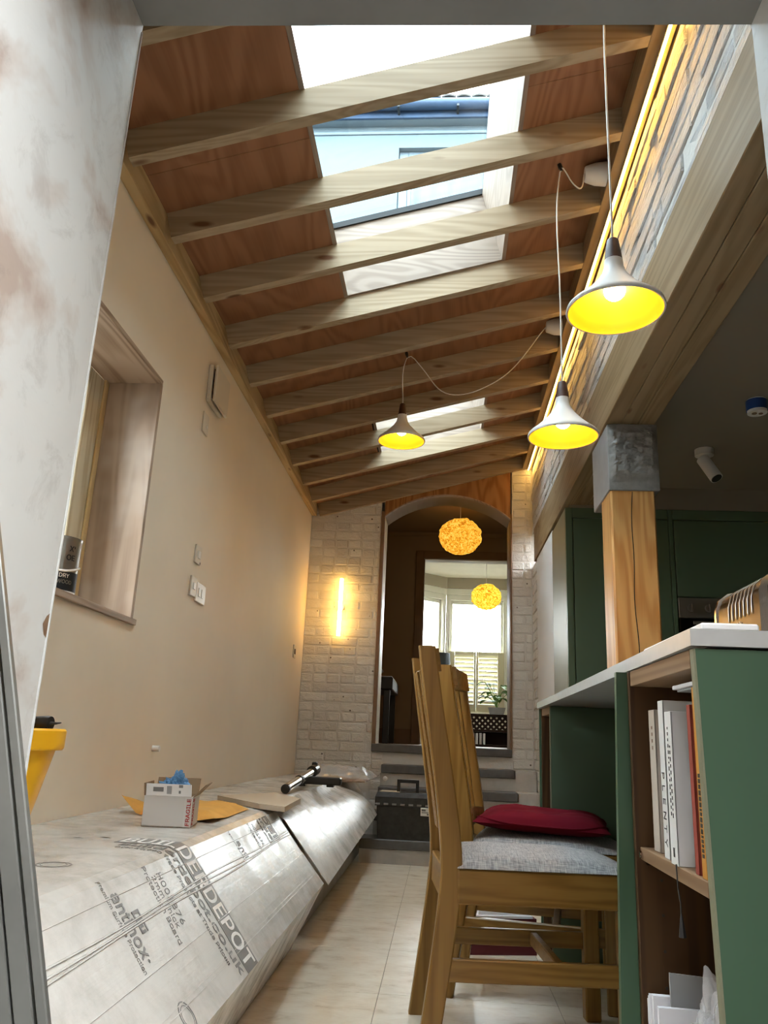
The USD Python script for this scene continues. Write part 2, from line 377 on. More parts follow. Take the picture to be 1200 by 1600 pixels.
def tube(pts, r, n=8, cap=True):
    p = np.asarray(pts, float)
    rr = np.full(len(p), r) if np.ndim(r) == 0 else np.asarray(r, float)
    t = np.gradient(p, axis=0)
    t /= np.linalg.norm(t, axis=1, keepdims=True)
    a = np.cross(t[0], [0, 0, 1.0])
    if np.linalg.norm(a) < 1e-3:
        a = np.cross(t[0], [1.0, 0, 0])
    a /= np.linalg.norm(a)
    V = []
    ang = np.arange(n) / n * 2 * np.pi
    for i in range(len(p)):
        a = a - t[i] * (a @ t[i])
        a /= np.linalg.norm(a)
        b = np.cross(t[i], a)
        V.append(p[i] + rr[i] * (np.cos(ang)[:, None] * a + np.sin(ang)[:, None] * b))
    V = np.array(V).reshape(-1, 3)
    F = []
    for i in range(len(p) - 1):
        for j in range(n):
            q = [i * n + j, i * n + (j + 1) % n, (i + 1) * n + (j + 1) % n, (i + 1) * n + j]
            F += [[q[0], q[1], q[2]], [q[0], q[2], q[3]]]
    if cap:
        k = len(V)
        V = np.vstack([V, p[0], p[-1]])
        for j in range(n):
            F.append([k, (j + 1) % n, j])
            F.append([k + 1, (len(p) - 1) * n + j, (len(p) - 1) * n + (j + 1) % n])
    m = trimesh.Trimesh(V, F, process=False)
    if m.is_watertight and m.volume < 0:
        m.invert()
    return m


def spline(pts, n=24):
    from scipy.interpolate import CubicSpline
    p = np.asarray(pts, float)
    s = np.r_[0, np.cumsum(np.linalg.norm(np.diff(p, axis=0), axis=1))]
    return CubicSpline(s, p)(np.linspace(0, s[-1], n))


def lathe(prof, c, n=40):
    """profile (r, z) turned about the vertical through c"""
    P = np.asarray(prof, float)
    ang = np.arange(n) / n * 2 * np.pi
    V = np.stack([P[:, None, 0] * np.cos(ang), P[:, None, 0] * np.sin(ang), np.repeat(P[:, 1][:, None], n, 1)], -1).reshape(-1, 3) + np.asarray(c, float)
    F = []
    for i in range(len(P) - 1):
        for j in range(n):
            a, b, c_, d = i * n + j, i * n + (j + 1) % n, (i + 1) * n + (j + 1) % n, (i + 1) * n + j
            F += [[a, b, c_], [a, c_, d]]
    return trimesh.Trimesh(V, F, process=False)


def cyl(c0, c1, r, n=16, r1=None):
    return tube([c0, c1], [r, r if r1 is None else r1], n)


def obar(p, q, w, h, side=(0, 0, 1), c=0.002):
    """bar of section w x h from p to q; h is measured along side"""
    p, q = np.asarray(p, float), np.asarray(q, float)
    d = q - p
    L = np.linalg.norm(d)
    d /= L
    s = np.asarray(side, float)
    s = s - d * (s @ d)
    s /= np.linalg.norm(s)
    t = np.cross(s, d)
    m = cb(0, L, -w / 2, w / 2, -h / 2, h / 2, c)
    m.apply_transform(np.vstack([np.column_stack([d, t, s, p]), [0, 0, 0, 1]]))
    if m.volume < 0:
        m.invert()
    return m


def sheet(fn, nu, nv, th=0.0):
    """surface fn(u, v) -> point over the unit square, with thickness th along its normal"""
    u, v = np.meshgrid(np.linspace(0, 1, nu), np.linspace(0, 1, nv), indexing="ij")
    P = np.array([fn(a, b) for a, b in zip(u.ravel(), v.ravel())], float).reshape(nu, nv, 3)
    du, dv = np.gradient(P, axis=0), np.gradient(P, axis=1)
    N = np.cross(du, dv)
    N /= np.maximum(np.linalg.norm(N, axis=2, keepdims=True), 1e-9)
    A, B = P.reshape(-1, 3), (P - N * th).reshape(-1, 3)
    i, j = np.meshgrid(np.arange(nu - 1), np.arange(nv - 1), indexing="ij")
    q = np.stack([i * nv + j, (i + 1) * nv + j, (i + 1) * nv + j + 1, i * nv + j + 1], -1).reshape(-1, 4)
    F = [q]
    V = A
    if th:
        V = np.vstack([A, B])
        k = len(A)
        F.append(q[:, ::-1] + k)
        edge = [a * nv for a in range(nu)] + [(nu - 1) * nv + b for b in range(1, nv)] + [a * nv + nv - 1 for a in range(nu - 2, -1, -1)] + [b for b in range(nv - 2, 0, -1)]
        e = np.array(edge)
        e2 = np.roll(e, -1)
        F.append(np.stack([e, e + k, e2 + k, e2], -1))
    Q = np.vstack(F)
    return trimesh.Trimesh(V, np.vstack([Q[:, [0, 1, 2]], Q[:, [0, 2, 3]]]), process=False)


def lay(text, height, origin, u, v, width=None, bold=False, depth=0.0006):
    """flat print: text on a plane, reading along u, its tops towards v; width stretches it"""
    m = meshkit.text_mesh(text, height, depth, bold)
    V = np.array(m.vertices)
    V[:, 0] -= V[:, 0].min()
    if width:
        V[:, 0] *= width / V[:, 0].max()
    u, v = np.asarray(u, float), np.asarray(v, float)
    w = np.cross(u, v)
    return trimesh.Trimesh(np.asarray(origin, float) + V[:, :1] * u + V[:, 1:2] * v + V[:, 2:3] * w, m.faces, process=False)


def crumple(sub, size, amp, seed, flat=1.0, freq=6.0):
    m = trimesh.creation.icosphere(sub)
    v = np.array(m.vertices)
    r = 1 + amp * (2 * np.abs(meshkit.fbm(v * freq + seed, 4, seed) * 2 - 1) - 0.5)
    return trimesh.Trimesh(v * r[:, None] * np.asarray(size), m.faces, process=False)

# ---------------------------------------------------------------- the room shell
XL, W, XR, YN = -1.157, 6.6, 0.72, 1.17
SLOPE, Z0 = 0.2655, 2.71 + 0.2655 * 1.127
NRM = np.array([-SLOPE, 0, 1.0]) / math.hypot(1, SLOPE)


def cz(x):
    return Z0 + SLOPE * x


def cpt(x, y, off=0.0):
    return np.array([x, y, cz(x)]) + off * NRM


def slab(x0, x1, y0, y1, o0, o1):
    return hull([cpt(x, y, o) for x in (x0, x1) for y in (y0, y1) for o in (o0, o1)])


struct("added_trim_3", cb(-0.6, 0.53, 0.45, YN - 0.021, -0.029, 0.004, 0.004), "dark_metal", "unseen dark threshold added under the header to cut bounced light")  # added out of view so less light bounces up to the header
struct("ground", trimesh.creation.box(bounds=[[-60, -60, -0.5], [60, 90, -0.03]]), "ground_grey", "grey ground outside the house")
# unseen walls added around the camera to keep sky light off the doorway
struct("shade_wall_left", trimesh.creation.box(bounds=[[-2.7, -4.4, -0.03], [-2.45, 0.7, 8.0]]), "shade_wall_brick", "unseen brick wall added left of the camera to shade the doorway")
struct("shade_wall_right", trimesh.creation.box(bounds=[[2.8, -4.4, -0.03], [3.05, 0.7, 4.2]]), "shade_wall_brick", "unseen brick wall added right of the camera to shade the doorway")
struct("shade_wall_far", trimesh.creation.box(bounds=[[-2.7, -4.65, -0.03], [3.05, -4.4, 8.0]]), "shade_wall_brick", "unseen brick wall added behind the camera to shade the doorway")
# floor of stone tiles
fl = holder("floor", "pale beige stone floor tiles running from the doorway to the steps")
fl.part("grout_bed", trimesh.creation.box(bounds=[[-1.4, YN - 0.02, -0.028], [3.6, 7.0, -0.0025]]), "grout")
ts = 0.56
for i in range(-2, 4):
    for j in range(0, 10):
        x0, y0 = i * ts - 0.18, YN - 0.005 + j * ts
        if y0 + ts > 6.3 or x0 + ts < -0.56:
            continue
        fl.part("tile", cb(x0 + 0.0012, x0 + ts - 0.0012, y0 + 0.0012, y0 + ts - 0.0012, -0.0025, 0.0, 0.0006), "travertine")

# left wall with the window opening
wl = holder("wall_left", "smooth pale pink-beige plastered wall on the left")
WY0, WY1, WZ0, WZ1 = 2.02, 2.905, 1.165, 2.115
T2 = XL - 0.30
wl.part("plaster", [trimesh.creation.box(bounds=[[T2, YN - 0.4, -0.03], [XL, WY0, 2.72]]), trimesh.creation.box(bounds=[[T2, WY1, -0.03], [XL, W + 0.3, 2.72]]),
                    trimesh.creation.box(bounds=[[T2, WY0, -0.03], [XL, WY1, WZ0 - 0.02]]), trimesh.creation.box(bounds=[[T2, WY0, WZ1 + 0.02], [XL, WY1, 2.72]])], "pink_plaster")
w1 = holder("window_1", "left wall window lined with grey-brown oak boards around a pine sash")
w1.part("jamb", cb(XL - 0.225, XL + 0.002, WY1 - 0.02, WY1 + 0.001, WZ0, WZ1, 0.002), "lining_oak")
w1.part("jamb", cb(XL - 0.225, XL + 0.002, WY0, WY0 + 0.02, WZ0, WZ1, 0.002), "lining_oak")
w1.part("head_board", cb(XL - 0.225, XL + 0.002, WY0, WY1, WZ1 - 0.001, WZ1 + 0.02, 0.002), "lining_oak_flat")
w1.part("sill", cb(XL - 0.225, XL + 0.012, WY0 - 0.02, WY1 + 0.012, WZ0 - 0.022, WZ0, 0.002), "lining_oak_flat")
sf = [cb(XL - 0.275, XL - 0.222, a, b, c, d, 0.004) for a, b, c, d in ((WY1 - 0.17, WY1 - 0.02, WZ0, WZ1), (WY0 + 0.02, WY0 + 0.075, WZ0, WZ1), (WY0 + 0.075, WY1 - 0.17, WZ1 - 0.06, WZ1), (WY0 + 0.075, WY1 - 0.17, WZ0, WZ0 + 0.055))]
for m_ in sf:
    w1.part("sash_frame", m_, "sash_pale")
w1.part("glazing_bead", cb(XL - 0.2215, XL - 0.212, WY1 - 0.052, WY1 - 0.021, WZ0, WZ1 - 0.001, 0.002), "sash_pine")
w1.part("pane", trimesh.creation.box(bounds=[[XL - 0.252, WY0 + 0.07, WZ0 + 0.05], [XL - 0.246, WY1 - 0.07, WZ1 - 0.055]]), "window_glass")

# near wall: the doorway the photograph looks through
RX0, RX1, HZ = -0.594, 0.523, 2.037
wn = holder("wall_near", "patchy grey-white freshly plastered doorway reveal and header nearest the camera")
Y0N = 0.72
wn.part("reveal", hull([(RX0, y, z) for y in (Y0N, YN) for z in (-0.03, HZ + 0.06)] + [(-1.46, y, z) for y in (Y0N, YN) for z in (-0.03, HZ + 0.02)]), "fresh_plaster")
wn.part("reveal", trimesh.creation.box(bounds=[[RX1, Y0N, -0.03], [3.9, YN, HZ + 0.02]]), "fresh_plaster")
wn.part("header", hull([(x, y, z) for y in (Y0N, YN) for x, z in ((-1.46, 2.080), (3.9, 1.925), (-1.46, 3.9), (3.9, 3.9))]), "header_plaster")
wn.part("chip", hull([(RX0 + 0.0006, y, z) for y, z in ((1.169, 0.935), (1.158, 0.928), (1.150, 0.915), (1.158, 0.900), (1.169, 0.895))] + [(RX0 - 0.004, 1.162, 0.915)]), "casing_brown", label="small brown chip at the plaster edge")
wn.part("corner_bead", cyl((RX0, YN - 0.0015, 0.0), (RX0, YN - 0.0015, HZ), 0.0025, 8), "fresh_plaster")

# ceiling: plywood, rafters, plate, ledger
ce = holder("ceiling", "sloping red-brown plywood ceiling on pale pine rafters")
O0, O1 = 0.0, 0.018
RL = (-0.508, 0.246, 1.45, 3.478)
RM = (-0.499, 0.249, 4.84, 5.748)
joints = [YN, 2.4, 3.62, 4.85, 6.07, W + 0.3]
for a, b in zip(joints[:-1], joints[1:]):
    ce.part("plywood_panel", slab(XL - 0.05, RL[0] - 0.0185, a + 0.001, b - 0.001, O0, O1), "red_ply")
    ce.part("plywood_panel", slab(RL[1] + 0.0185, 0.70, a + 0.001, b - 0.001, O0, O1), "red_ply")
for a, b in ((YN, RL[2] - 0.0185), (RL[3] + 0.0185, RM[2] - 0.0185), (RM[3] + 0.0185, W + 0.3)):
    ce.part("plywood_panel", slab(RL[0] - 0.018, RL[1] + 0.018, a, b, O0, O1), "red_ply")
RAFTY = [2.614 + 0.4392 * k for k in range(-3, 10)]
for y in RAFTY:
    ce.part("rafter", slab(XL + 0.044, 0.645, y, y + 0.047, -0.113, -0.0005), "rafter_pine")
ce.part("wall_plate", cb(XL - 0.02, XL + 0.043, YN, W, 2.612, 2.715, 0.002), "plate_pine")
ce.part("ledger", cb(0.6455, 0.7195, YN, W - 0.02, 3.062, 3.178, 0.002), "beam_pine")
# everything above the plywood: insulation and roof, with the two shafts left open
RO = 0.386
roof = [slab(XL - 0.3, RL[0] - 0.022, YN - 0.4, W + 0.3, O1 + 0.002, RO), slab(RL[1] + 0.022, 0.95, YN - 0.4, W + 0.3, O1 + 0.002, RO)]
for a, b in ((YN - 0.4, RL[2] - 0.022), (RL[3] + 0.022, RM[2] - 0.022), (RM[3] + 0.022, W + 0.3)):
    roof.append(slab(RL[0] - 0.022, RL[1] + 0.022, a, b, O1 + 0.002, RO))
ce.part("roof_build_up", roof, "roof_tile")
for nm, (x0, x1, y0, y1), lb in (("window_2", RL, "large rooflight over the doorway end with plywood-lined shaft"), ("window_3", RM, "small rooflight over the stairs end with plywood-lined shaft")):
    w = holder(nm, lb)
    w.part("lining_board", slab(x0 - 0.018, x1 + 0.018, y1, y1 + 0.018, -0.0, RO), "pale_ply")
    w.part("lining_board", slab(x0 - 0.018, x1 + 0.018, y0 - 0.018, y0, -0.0, RO), "pale_ply")
    w.part("lining_board", slab(x1, x1 + 0.018, y0, y1, -0.001, RO), "pale_ply_long")
    w.part("lining_board", slab(x0 - 0.018, x0, y0, y1, -0.002, RO), "pale_ply_long")
    w.part("frame", [slab(x0 - 0.04, x1 + 0.04, y1 - 0.012, y1 + 0.05, RO, RO + 0.03), slab(x0 - 0.04, x1 + 0.04, y0 - 0.05, y0 + 0.012, RO, RO + 0.03),
                     slab(x0 - 0.05, x0 + 0.004, y0, y1, RO, RO + 0.03), slab(x1 + 0.008, x1 + 0.05, y0, y1, RO, RO + 0.03)], "dark_gap")
    w.part("pane", slab(x0 - 0.04, x1 + 0.04, y0 - 0.04, y1 + 0.04, RO + 0.031, RO + 0.037), "rooflight_glass")


def brick(cx, z0, face, length, h, axis, rnd, depth=0.05):
    """one painted brick; axis 1 = facing -y at y=face, axis 0 = facing -x at x=face. cx: its centre along the wall"""
    n = 5
    P = []
    for d, e in ((0.0, 0.006), (0.007, 0.0)):
        for i in range(n):
            t = -length / 2 + e + (length - 2 * e) * i / (n - 1)
            for s in (0, 1):
                zz = z0 + (e if s == 0 else h - e) + rnd.uniform(-0.003, 0.003)
                P.append((t + rnd.uniform(-0.002, 0.002), d + rnd.uniform(-0.001, 0.004), zz))
    for t in (-length / 2, length / 2):
        for zz in (z0, z0 + h):
            P.append((t, depth, zz))
    P = np.array(P)
    out = np.zeros_like(P)
    if axis == 1:
        out[:, 0], out[:, 1], out[:, 2] = cx + P[:, 0], face + P[:, 1], P[:, 2]
    else:
        out[:, 0], out[:, 1], out[:, 2] = face + P[:, 1], cx + P[:, 0], P[:, 2]
    return hull(out)


BR = random.Random(11)
BM = ["brick_white", "brick_white", "brick_white_dull", "brick_white_bright"]


def bricks(h, a0, a1, z0, z1, face, axis, zlim=None, jit=0.004, L=0.2255, j=0.009, rough=False):
    c = 0.0755
    for k in range(int((z1 - z0) / c) + 1):
        z = z0 + k * c
        off = (0.0, 0.113)[k % 2] + BR.uniform(-0.012, 0.012)
        half = BR.random() < 0.3
        x = a0 - off
        while x < a1:
            l = L if not half else L / 2
            p, q = max(x, a0), min(x + l - (0.002 if rough else j), a1)
            x += l
            if q - p < 0.03:
                continue
            top = z + c - j * (BR.uniform(0.6, 1.9) if rough else 1.0)
            if zlim is not None:
                top = min(top, zlim((p + q) / 2))
            if top - z < 0.025:
                continue
            h.part("brick", brick((p + q) / 2, z, face + BR.uniform(0, jit), q - p, top - z, axis, BR), "brick_rugged" if rough else BR.choice(BM))


# far wall (painted brick) around the arched opening
DX0, DX1, TH, AS, AR = -0.522, 0.545, 0.745, 2.615, 2.815
wf = holder("wall_far", "white painted brick wall at the far end around the arched opening")
F1 = W + 0.0065
wf.part("mortar", [trimesh.creation.box(bounds=[[XL - 0.3, F1, -0.03], [DX0 - 0.03, W + 0.30, 3.0]]), trimesh.creation.box(bounds=[[DX1 + 0.012, F1, -0.03], [1.6, W + 0.30, 3.6]]),
                   trimesh.creation.box(bounds=[[DX0 - 0.03, F1, -0.03], [DX1 + 0.012, W + 0.30, TH - 0.0625]])], "brick_mortar")
bricks(wf, DX0 - 0.03, -0.458, 0.10, TH - 0.07, W, 1, zlim=lambda x: TH - 0.066)
bricks(wf, XL, DX0 - 0.03, 0.45, 2.72, W, 1, zlim=lambda x: cz(x) - 0.03)
bricks(wf, DX1 + 0.012, XR, 0.60, 3.1, W, 1)
# right wall: brick above the beam, a brick nib and a white painted return below its far end
wr = holder("wall_right", "rough white painted brick wall above the timber beam on the right")
wr.part("mortar", [trimesh.creation.box(bounds=[[XR + 0.012, YN, 2.475], [XR + 0.3, W, 3.7]]), trimesh.creation.box(bounds=[[XR + 0.012, 6.25, -0.03], [XR + 0.3, W, 2.21]])], "brick_mortar")
bricks(wr, YN, W, 2.478, 3.055, XR, 0, zlim=lambda x: 3.058, jit=0.012, L=0.46, j=0.010, rough=True)
bricks(wr, 6.27, W - 0.01, 0.30, 2.15, XR, 0)
struct("wall_right_return", trimesh.creation.box(bounds=[[XR + 0.004, 5.36, -0.03], [XR + 0.16, 6.26, 2.2]]), "white_paint", "white plastered return wall between the brick nib and the kitchen units")
# kitchen shell
struct("ceiling_kitchen", trimesh.creation.box(bounds=[[0.942, YN, 2.32], [3.9, 5.5, 2.6]]), "kitchen_shaded", "flat kitchen ceiling on the right, its shade put into a dark colour")
struct("wall_kitchen_far", trimesh.creation.box(bounds=[[0.90, 5.36, -0.03], [3.9, 5.5, 2.32]]), "kitchen_shaded", "kitchen wall behind the tall units")
struct("wall_kitchen_right", trimesh.creation.box(bounds=[[3.6, YN, -0.03], [3.9, 5.5, 2.32]]), "kitchen_shaded", "kitchen wall on the far right")
struct("trim_1", trimesh.creation.box(bounds=[[0.75, 4.752, 2.185], [3.6, 5.36, 2.32]]), "kitchen_shaded", "plain bulkhead above the tall green kitchen units")

# door_1: the arched opening, its lining and the plywood spandrel over it
def arch(x):
    mid, half = (DX0 + DX1) / 2, (DX1 - DX0) / 2
    s = AR - AS
    R = (half * half + s * s) / (2 * s)
    return AR - R + math.sqrt(max(R * R - (x - mid) ** 2, 0))


d1 = holder("door_1", "arched opening with thin timber lining at the top of the steps")
xs = np.linspace(DX0, DX1, 25)
top = lambda x: cz(x) - 0.02
sp_ = [(x, arch(x) + 0.012) for x in xs]
poly = sp_ + [(DX1, top(DX1)), (DX0, top(DX0))]
d1.part("spandrel_panel", ext(poly, 1, W - 0.004, W + 0.03), "spandrel_ply")
poly = [(x, arch(x) + 0.03) for x in xs] + [(DX1, 3.6), (DX0, 3.6)]
d1.part("wall_over_arch", ext(poly, 1, W + 0.03, W + 0.30), "hall_paint")
ring = [(x, arch(x)) for x in xs] + [(x, arch(x) + 0.012) for x in xs[::-1]]
d1.part("arch_trim", ext(ring, 1, W - 0.008, W + 0.03), "lining_oak")
ring = [(x, arch(x)) for x in xs] + [(x, arch(x) + 0.03) for x in xs[::-1]]
d1.part("arch_soffit", ext(ring, 1, W + 0.03, W + 0.30), "hall_paint")
d1.part("jamb_edge", cb(DX0 - 0.03, DX0, W - 0.01, W + 0.03, TH - 0.06, AS + 0.05, 0.002), "casing_brown")
d1.part("jamb_lining", cb(DX0 - 0.03, DX0 + 0.004, W + 0.03, W + 0.30, TH, AS + 0.01, 0.002), "cream_gloss")
d1.part("jamb_edge", cb(DX1, DX1 + 0.013, W - 0.01, W + 0.03, TH - 0.06, AS + 0.05, 0.002), "casing_brown")
d1.part("jamb_lining", cb(DX1 - 0.004, DX1 + 0.012, W + 0.03, W + 0.30, TH, AS + 0.01, 0.002), "casing_brown")

# the steps up to it
st = T("stairs", "pale rendered steps with dark slate treads leading up to the arched opening", "stairs", (0.1, 5.6, 0))
RH = 0.149
for k in range(5):
    y = 5.6 + 0.25 * k
    y2 = min(5.85 + 0.25 * k, W - 0.018)
    if k < 4:
        st.part("riser", trimesh.creation.box(bounds=[[-0.52 if k == 0 else -0.455, y + 0.012, 0.0 if k == 0 else 0.0], [XR - 0.002, y2 + 0.012, RH * (k + 1) - (0.062 if k else 0.06)]]), "riser_render")
        st.part("tread", cb(-0.52 if k == 0 else -0.45, 0.72 if k == 0 else 0.56 - 0.002 * k, y, y2 + 0.012, RH * (k + 1) - 0.06, RH * (k + 1), 0.004), "slate")
        if k:
            st.part("riser_block", trimesh.creation.box(bounds=[[0.562, y + 0.014, RH * (k + 1) - 0.062], [XR - 0.002, y2 + 0.013, RH * (k + 1) - 0.001]]), "riser_render")
st.part("tread", cb(DX0 - 0.03, DX1 + 0.011, 6.586, W + 0.32, TH - 0.062, TH, 0.004), "slate", label="slate threshold under the arch")
st.part("button", lathe([(0.0, 0.012), (0.014, 0.008), (0.017, 0.0)], (0, 0, 0), 16).apply_transform(trimesh.transformations.rotation_matrix(math.pi / 2, [1, 0, 0])).apply_translation((-0.40, 6.111, 0.505)), "white_plastic", label="small white round button on a riser")

# hall beyond
HY, HC = 8.7, 3.03
struct("floor_hall", trimesh.creation.box(bounds=[[-1.3, W + 0.30, TH - 0.1], [1.7, HY + 0.15, TH]]), "casing_brown", "hall floor beyond the arched opening")
struct("ceiling_hall", trimesh.creation.box(bounds=[[-1.3, W + 0.30, HC], [1.7, HY, HC + 0.5]]), "hall_paint", "hall ceiling beyond the arched opening")
struct("wall_hall_left", trimesh.creation.box(bounds=[[-1.45, W + 0.30, TH - 0.1], [-1.3, HY, HC + 0.5]]), "hall_paint", "hall wall on the left beyond the arch")
struct("wall_hall_right", trimesh.creation.box(bounds=[[1.6, W + 0.30, TH - 0.1], [1.75, HY, HC + 0.5]]), "hall_paint", "hall wall on the right beyond the arch")
EX0, EX1, EZ = -0.235, 0.72, 2.735
struct("wall_hall_far", [trimesh.creation.box(bounds=[[-1.45, HY, TH - 0.1], [EX0, HY + 0.14, 3.53]]), trimesh.creation.box(bounds=[[EX1, HY, TH - 0.1], [2.6, HY + 0.14, 3.53]]),
                         trimesh.creation.box(bounds=[[EX0, HY, EZ], [EX1, HY + 0.14, 3.53]])], "hall_paint", "dark brown hall wall facing the arched opening")
struct("baseboard_hall", cb(-1.3, EX0 - 0.085, HY - 0.018, HY, TH, TH + 0.15, 0.004), "casing_brown", "brown baseboard along the hall wall")
d2 = holder("door_2", "brown framed doorway from the hall to the bright front room")
d2.part("architrave", cb(EX0 - 0.085, EX0 + 0.004, HY - 0.025, HY, TH, EZ + 0.085, 0.005), "casing_brown")
d2.part("architrave", cb(EX0 + 0.004, EX1, HY - 0.025, HY, EZ - 0.004, EZ + 0.085, 0.005), "casing_brown")
d2.part("lining", cb(EX0 - 0.002, EX0 + 0.012, HY, HY + 0.14, TH, EZ, 0.002), "casing_brown")
d2.part("lining", cb(EX0, EX1, HY, HY + 0.14, EZ - 0.012, EZ + 0.002, 0.002), "cream_gloss")
# picture rail line
struct("trim_2", cb(-1.3, 1.6, HY - 0.02, HY, 2.985, HC, 0.004), "hall_paint", "plain moulding at the top of the hall wall")

# front room with the bay window
FY, FC = 12.35, 3.40
struct("floor_front_room", trimesh.creation.box(bounds=[[-1.9, HY + 0.15, TH - 0.1], [2.6, 13.4, TH]]), "shelf_oak", "front room floor")
struct("ceiling_front_room", trimesh.creation.box(bounds=[[-1.9, HY + 0.14, FC], [2.6, 13.5, FC + 0.2]]), "front_room_paint", "pale cream front room ceiling")
struct("wall_front_room_left", trimesh.creation.box(bounds=[[-2.0, HY + 0.14, TH - 0.1], [-1.7, FY + 0.15, FC]]), "front_room_paint", "front room wall on the left")
struct("wall_front_room_right", trimesh.creation.box(bounds=[[2.4, HY + 0.14, TH - 0.1], [2.6, FY + 0.15, FC]]), "front_room_paint", "front room wall on the right")
BAY = [(-0.78, FY), (0.035, 13.05), (1.03, 13.05), (1.80, FY)]
struct("wall_front_room_far", [trimesh.creation.box(bounds=[[-2.0, FY, TH - 0.1], [BAY[0][0] - 0.02, FY + 0.2, FC]]), trimesh.creation.box(bounds=[[BAY[3][0] + 0.02, FY, TH - 0.1], [2.6, FY + 0.2, FC]])],
       "front_room_paint", "front room wall beside the bay window")


def facet(p, q):
    """frame along a bay side: returns f(u0,u1,w0,w1,z0,z1,c) making a box with u along the side, w outwards"""
    p, q = np.array([*p, 0.0]), np.array([*q, 0.0])
    u = (q - p) / np.linalg.norm(q - p)
    w = np.cross([0, 0, 1.0], u)
    M = np.eye(4)
    M[:3, 0], M[:3, 1], M[:3, 2], M[:3, 3] = u, w, (0, 0, 1), p
    L = float(np.linalg.norm(q - p))

    def f(u0, u1, w0, w1, z0, z1, c=0.004):
        return cb(u0, u1, w0, w1, z0, z1, c).apply_transform(M)
    return f, L, M


SILL, HEAD, SH = 1.26, 3.03, 2.20
for k, nm in ((0, "left"), (1, "centre"), (2, "right")):
    f, L, M = facet(BAY[k], BAY[k + 1])
    w = holder(f"window_{4 + k}", f"{nm} window of the cream painted bay in the front room")
    w.part("apron", f(0, L, 0, 0.14, TH, SILL - 0.03), "front_room_paint")
    w.part("sill", f(-0.01, L + 0.01, -0.05, 0.12, SILL - 0.03, SILL), "cream_gloss")
    w.part("head", f(0, L, 0.0, 0.14, HEAD, HEAD + 0.09), "cream_gloss")
    w.part("cornice", f(-0.06, L + 0.06, -0.03, 0.14, HEAD + 0.19, FC), "taupe_paint")
    w.part("cornice_rail", f(-0.03, L + 0.03, -0.012, 0.14, HEAD + 0.09, HEAD + 0.19), "cream_gloss")
    w.part("post", [f(0, 0.07, 0, 0.12, SILL, HEAD), f(0.012, 0.03, -0.012, 0, SILL, HEAD)], "cream_gloss")
    w.part("post", [f(L - 0.07, L, 0, 0.12, SILL, HEAD), f(L - 0.03, L - 0.012, -0.012, 0, SILL, HEAD)], "cream_gloss")
    w.part("sash", [f(0.07, 0.105, 0.05, 0.09, SILL, HEAD), f(L - 0.105, L - 0.07, 0.05, 0.09, SILL, HEAD), f(0.105, L - 0.105, 0.05, 0.09, HEAD - 0.055, HEAD),
                    f(0.105, L - 0.105, 0.05, 0.09, SILL, SILL + 0.07), f(0.105, L - 0.105, 0.055, 0.085, 2.10, 2.15)], "cream_gloss")
    w.part("pane", f(0.10, L - 0.10, 0.068, 0.072, SILL + 0.06, HEAD - 0.05, 0), "window_glass")
    n = 2
    pw = (L - 0.10) / n
    for s in range(n):
        a = 0.05 + s * pw
        b = a + pw - 0.004
        lb = {0: "on the left side of the bay", 1: "in the centre of the bay", 2: "on the right side of the bay"}[k]
        sh = T("window_shutter", f"cream louvred half-height shutter {lb}, {('left', 'right')[s]} leaf", "shutter", tuple((M @ [a, 0, SILL, 1])[:3]), group="half-height shutters in the bay window")
        e0, e1 = (0.085, 0.012) if s == 0 else (0.012, 0.085)
        sh.part("stile", f(a, a + e0 + 0.02, -0.012, 0.018, SILL + 0.003, SH), "shutter_paint")
        sh.part("stile", f(b - e1 - 0.02, b, -0.012, 0.018, SILL + 0.003, SH), "shutter_paint")
        sh.part("top_rail", f(a + e0 + 0.021, b - e1 - 0.021, -0.012, 0.018, SH - 0.05, SH), "shutter_paint")
        sh.part("bottom_rail", f(a + e0 + 0.021, b - e1 - 0.021, -0.012, 0.018, SILL + 0.003, SILL + 0.12), "shutter_paint")
        z = SILL + 0.15
        while z < SH - 0.06:
            lv = cb(a + e0 + 0.022, b - e1 - 0.022, -0.033, 0.033, -0.005, 0.005, 0.002)
            lv.apply_transform(trimesh.transformations.rotation_matrix(math.radians(-38), [1, 0, 0]))
            lv.apply_translation((0, 0.003, z))
            sh.part("louvre", lv.apply_transform(M), "shutter_paint")
            z += 0.066

# ---------------------------------------------------------------- beam, padstone, post
t = T("timber_beam", "long pale pine beam of three planks carrying the brick wall", "beam", (XR, YN, 2.2))
for k, (a, b) in enumerate(((0.0, 0.072), (0.074, 0.146), (0.148, 0.222))):
    t.part("beam_timber", cb(XR - 0.006 + a, XR - 0.006 + b, YN - 0.02, 6.36, 2.203, 2.474, 0.003), "beam_pine")
t = T("padstone", "rough grey concrete padstone block between the beam and the timber post", "block", (0.83, 3.64, 1.885))
PX0, PX1, PY0, PY1 = 0.722, 0.945, 3.45, 3.83
t.part("block", cb(PX0, PX1, PY0 + 0.008, PY1, 1.885, 2.202, 0.004), "padstone_smooth")
nz = lambda u, v: 0.034 * meshkit.fbm(np.array([[u * 6, v * 13, 1.3]]), 5, 3)[0] * min(1, 8 * u, 8 * (1 - u)) * min(1, 5 * (1 - v) + 0.3, 7 * max(v - 0.12, 0))
t.part("split_face", sheet(lambda u, v: (PX0 + 0.002 + (PX1 - PX0 - 0.004) * u, PY0 + 0.007 - nz(u, v), 1.887 + 0.312 * v), 56, 80, 0.004), "padstone_rough", smooth=20)
t = T("timber_post", "square orange-toned timber post with a long split standing under the padstone", "post", (0.81, 3.56, 0))
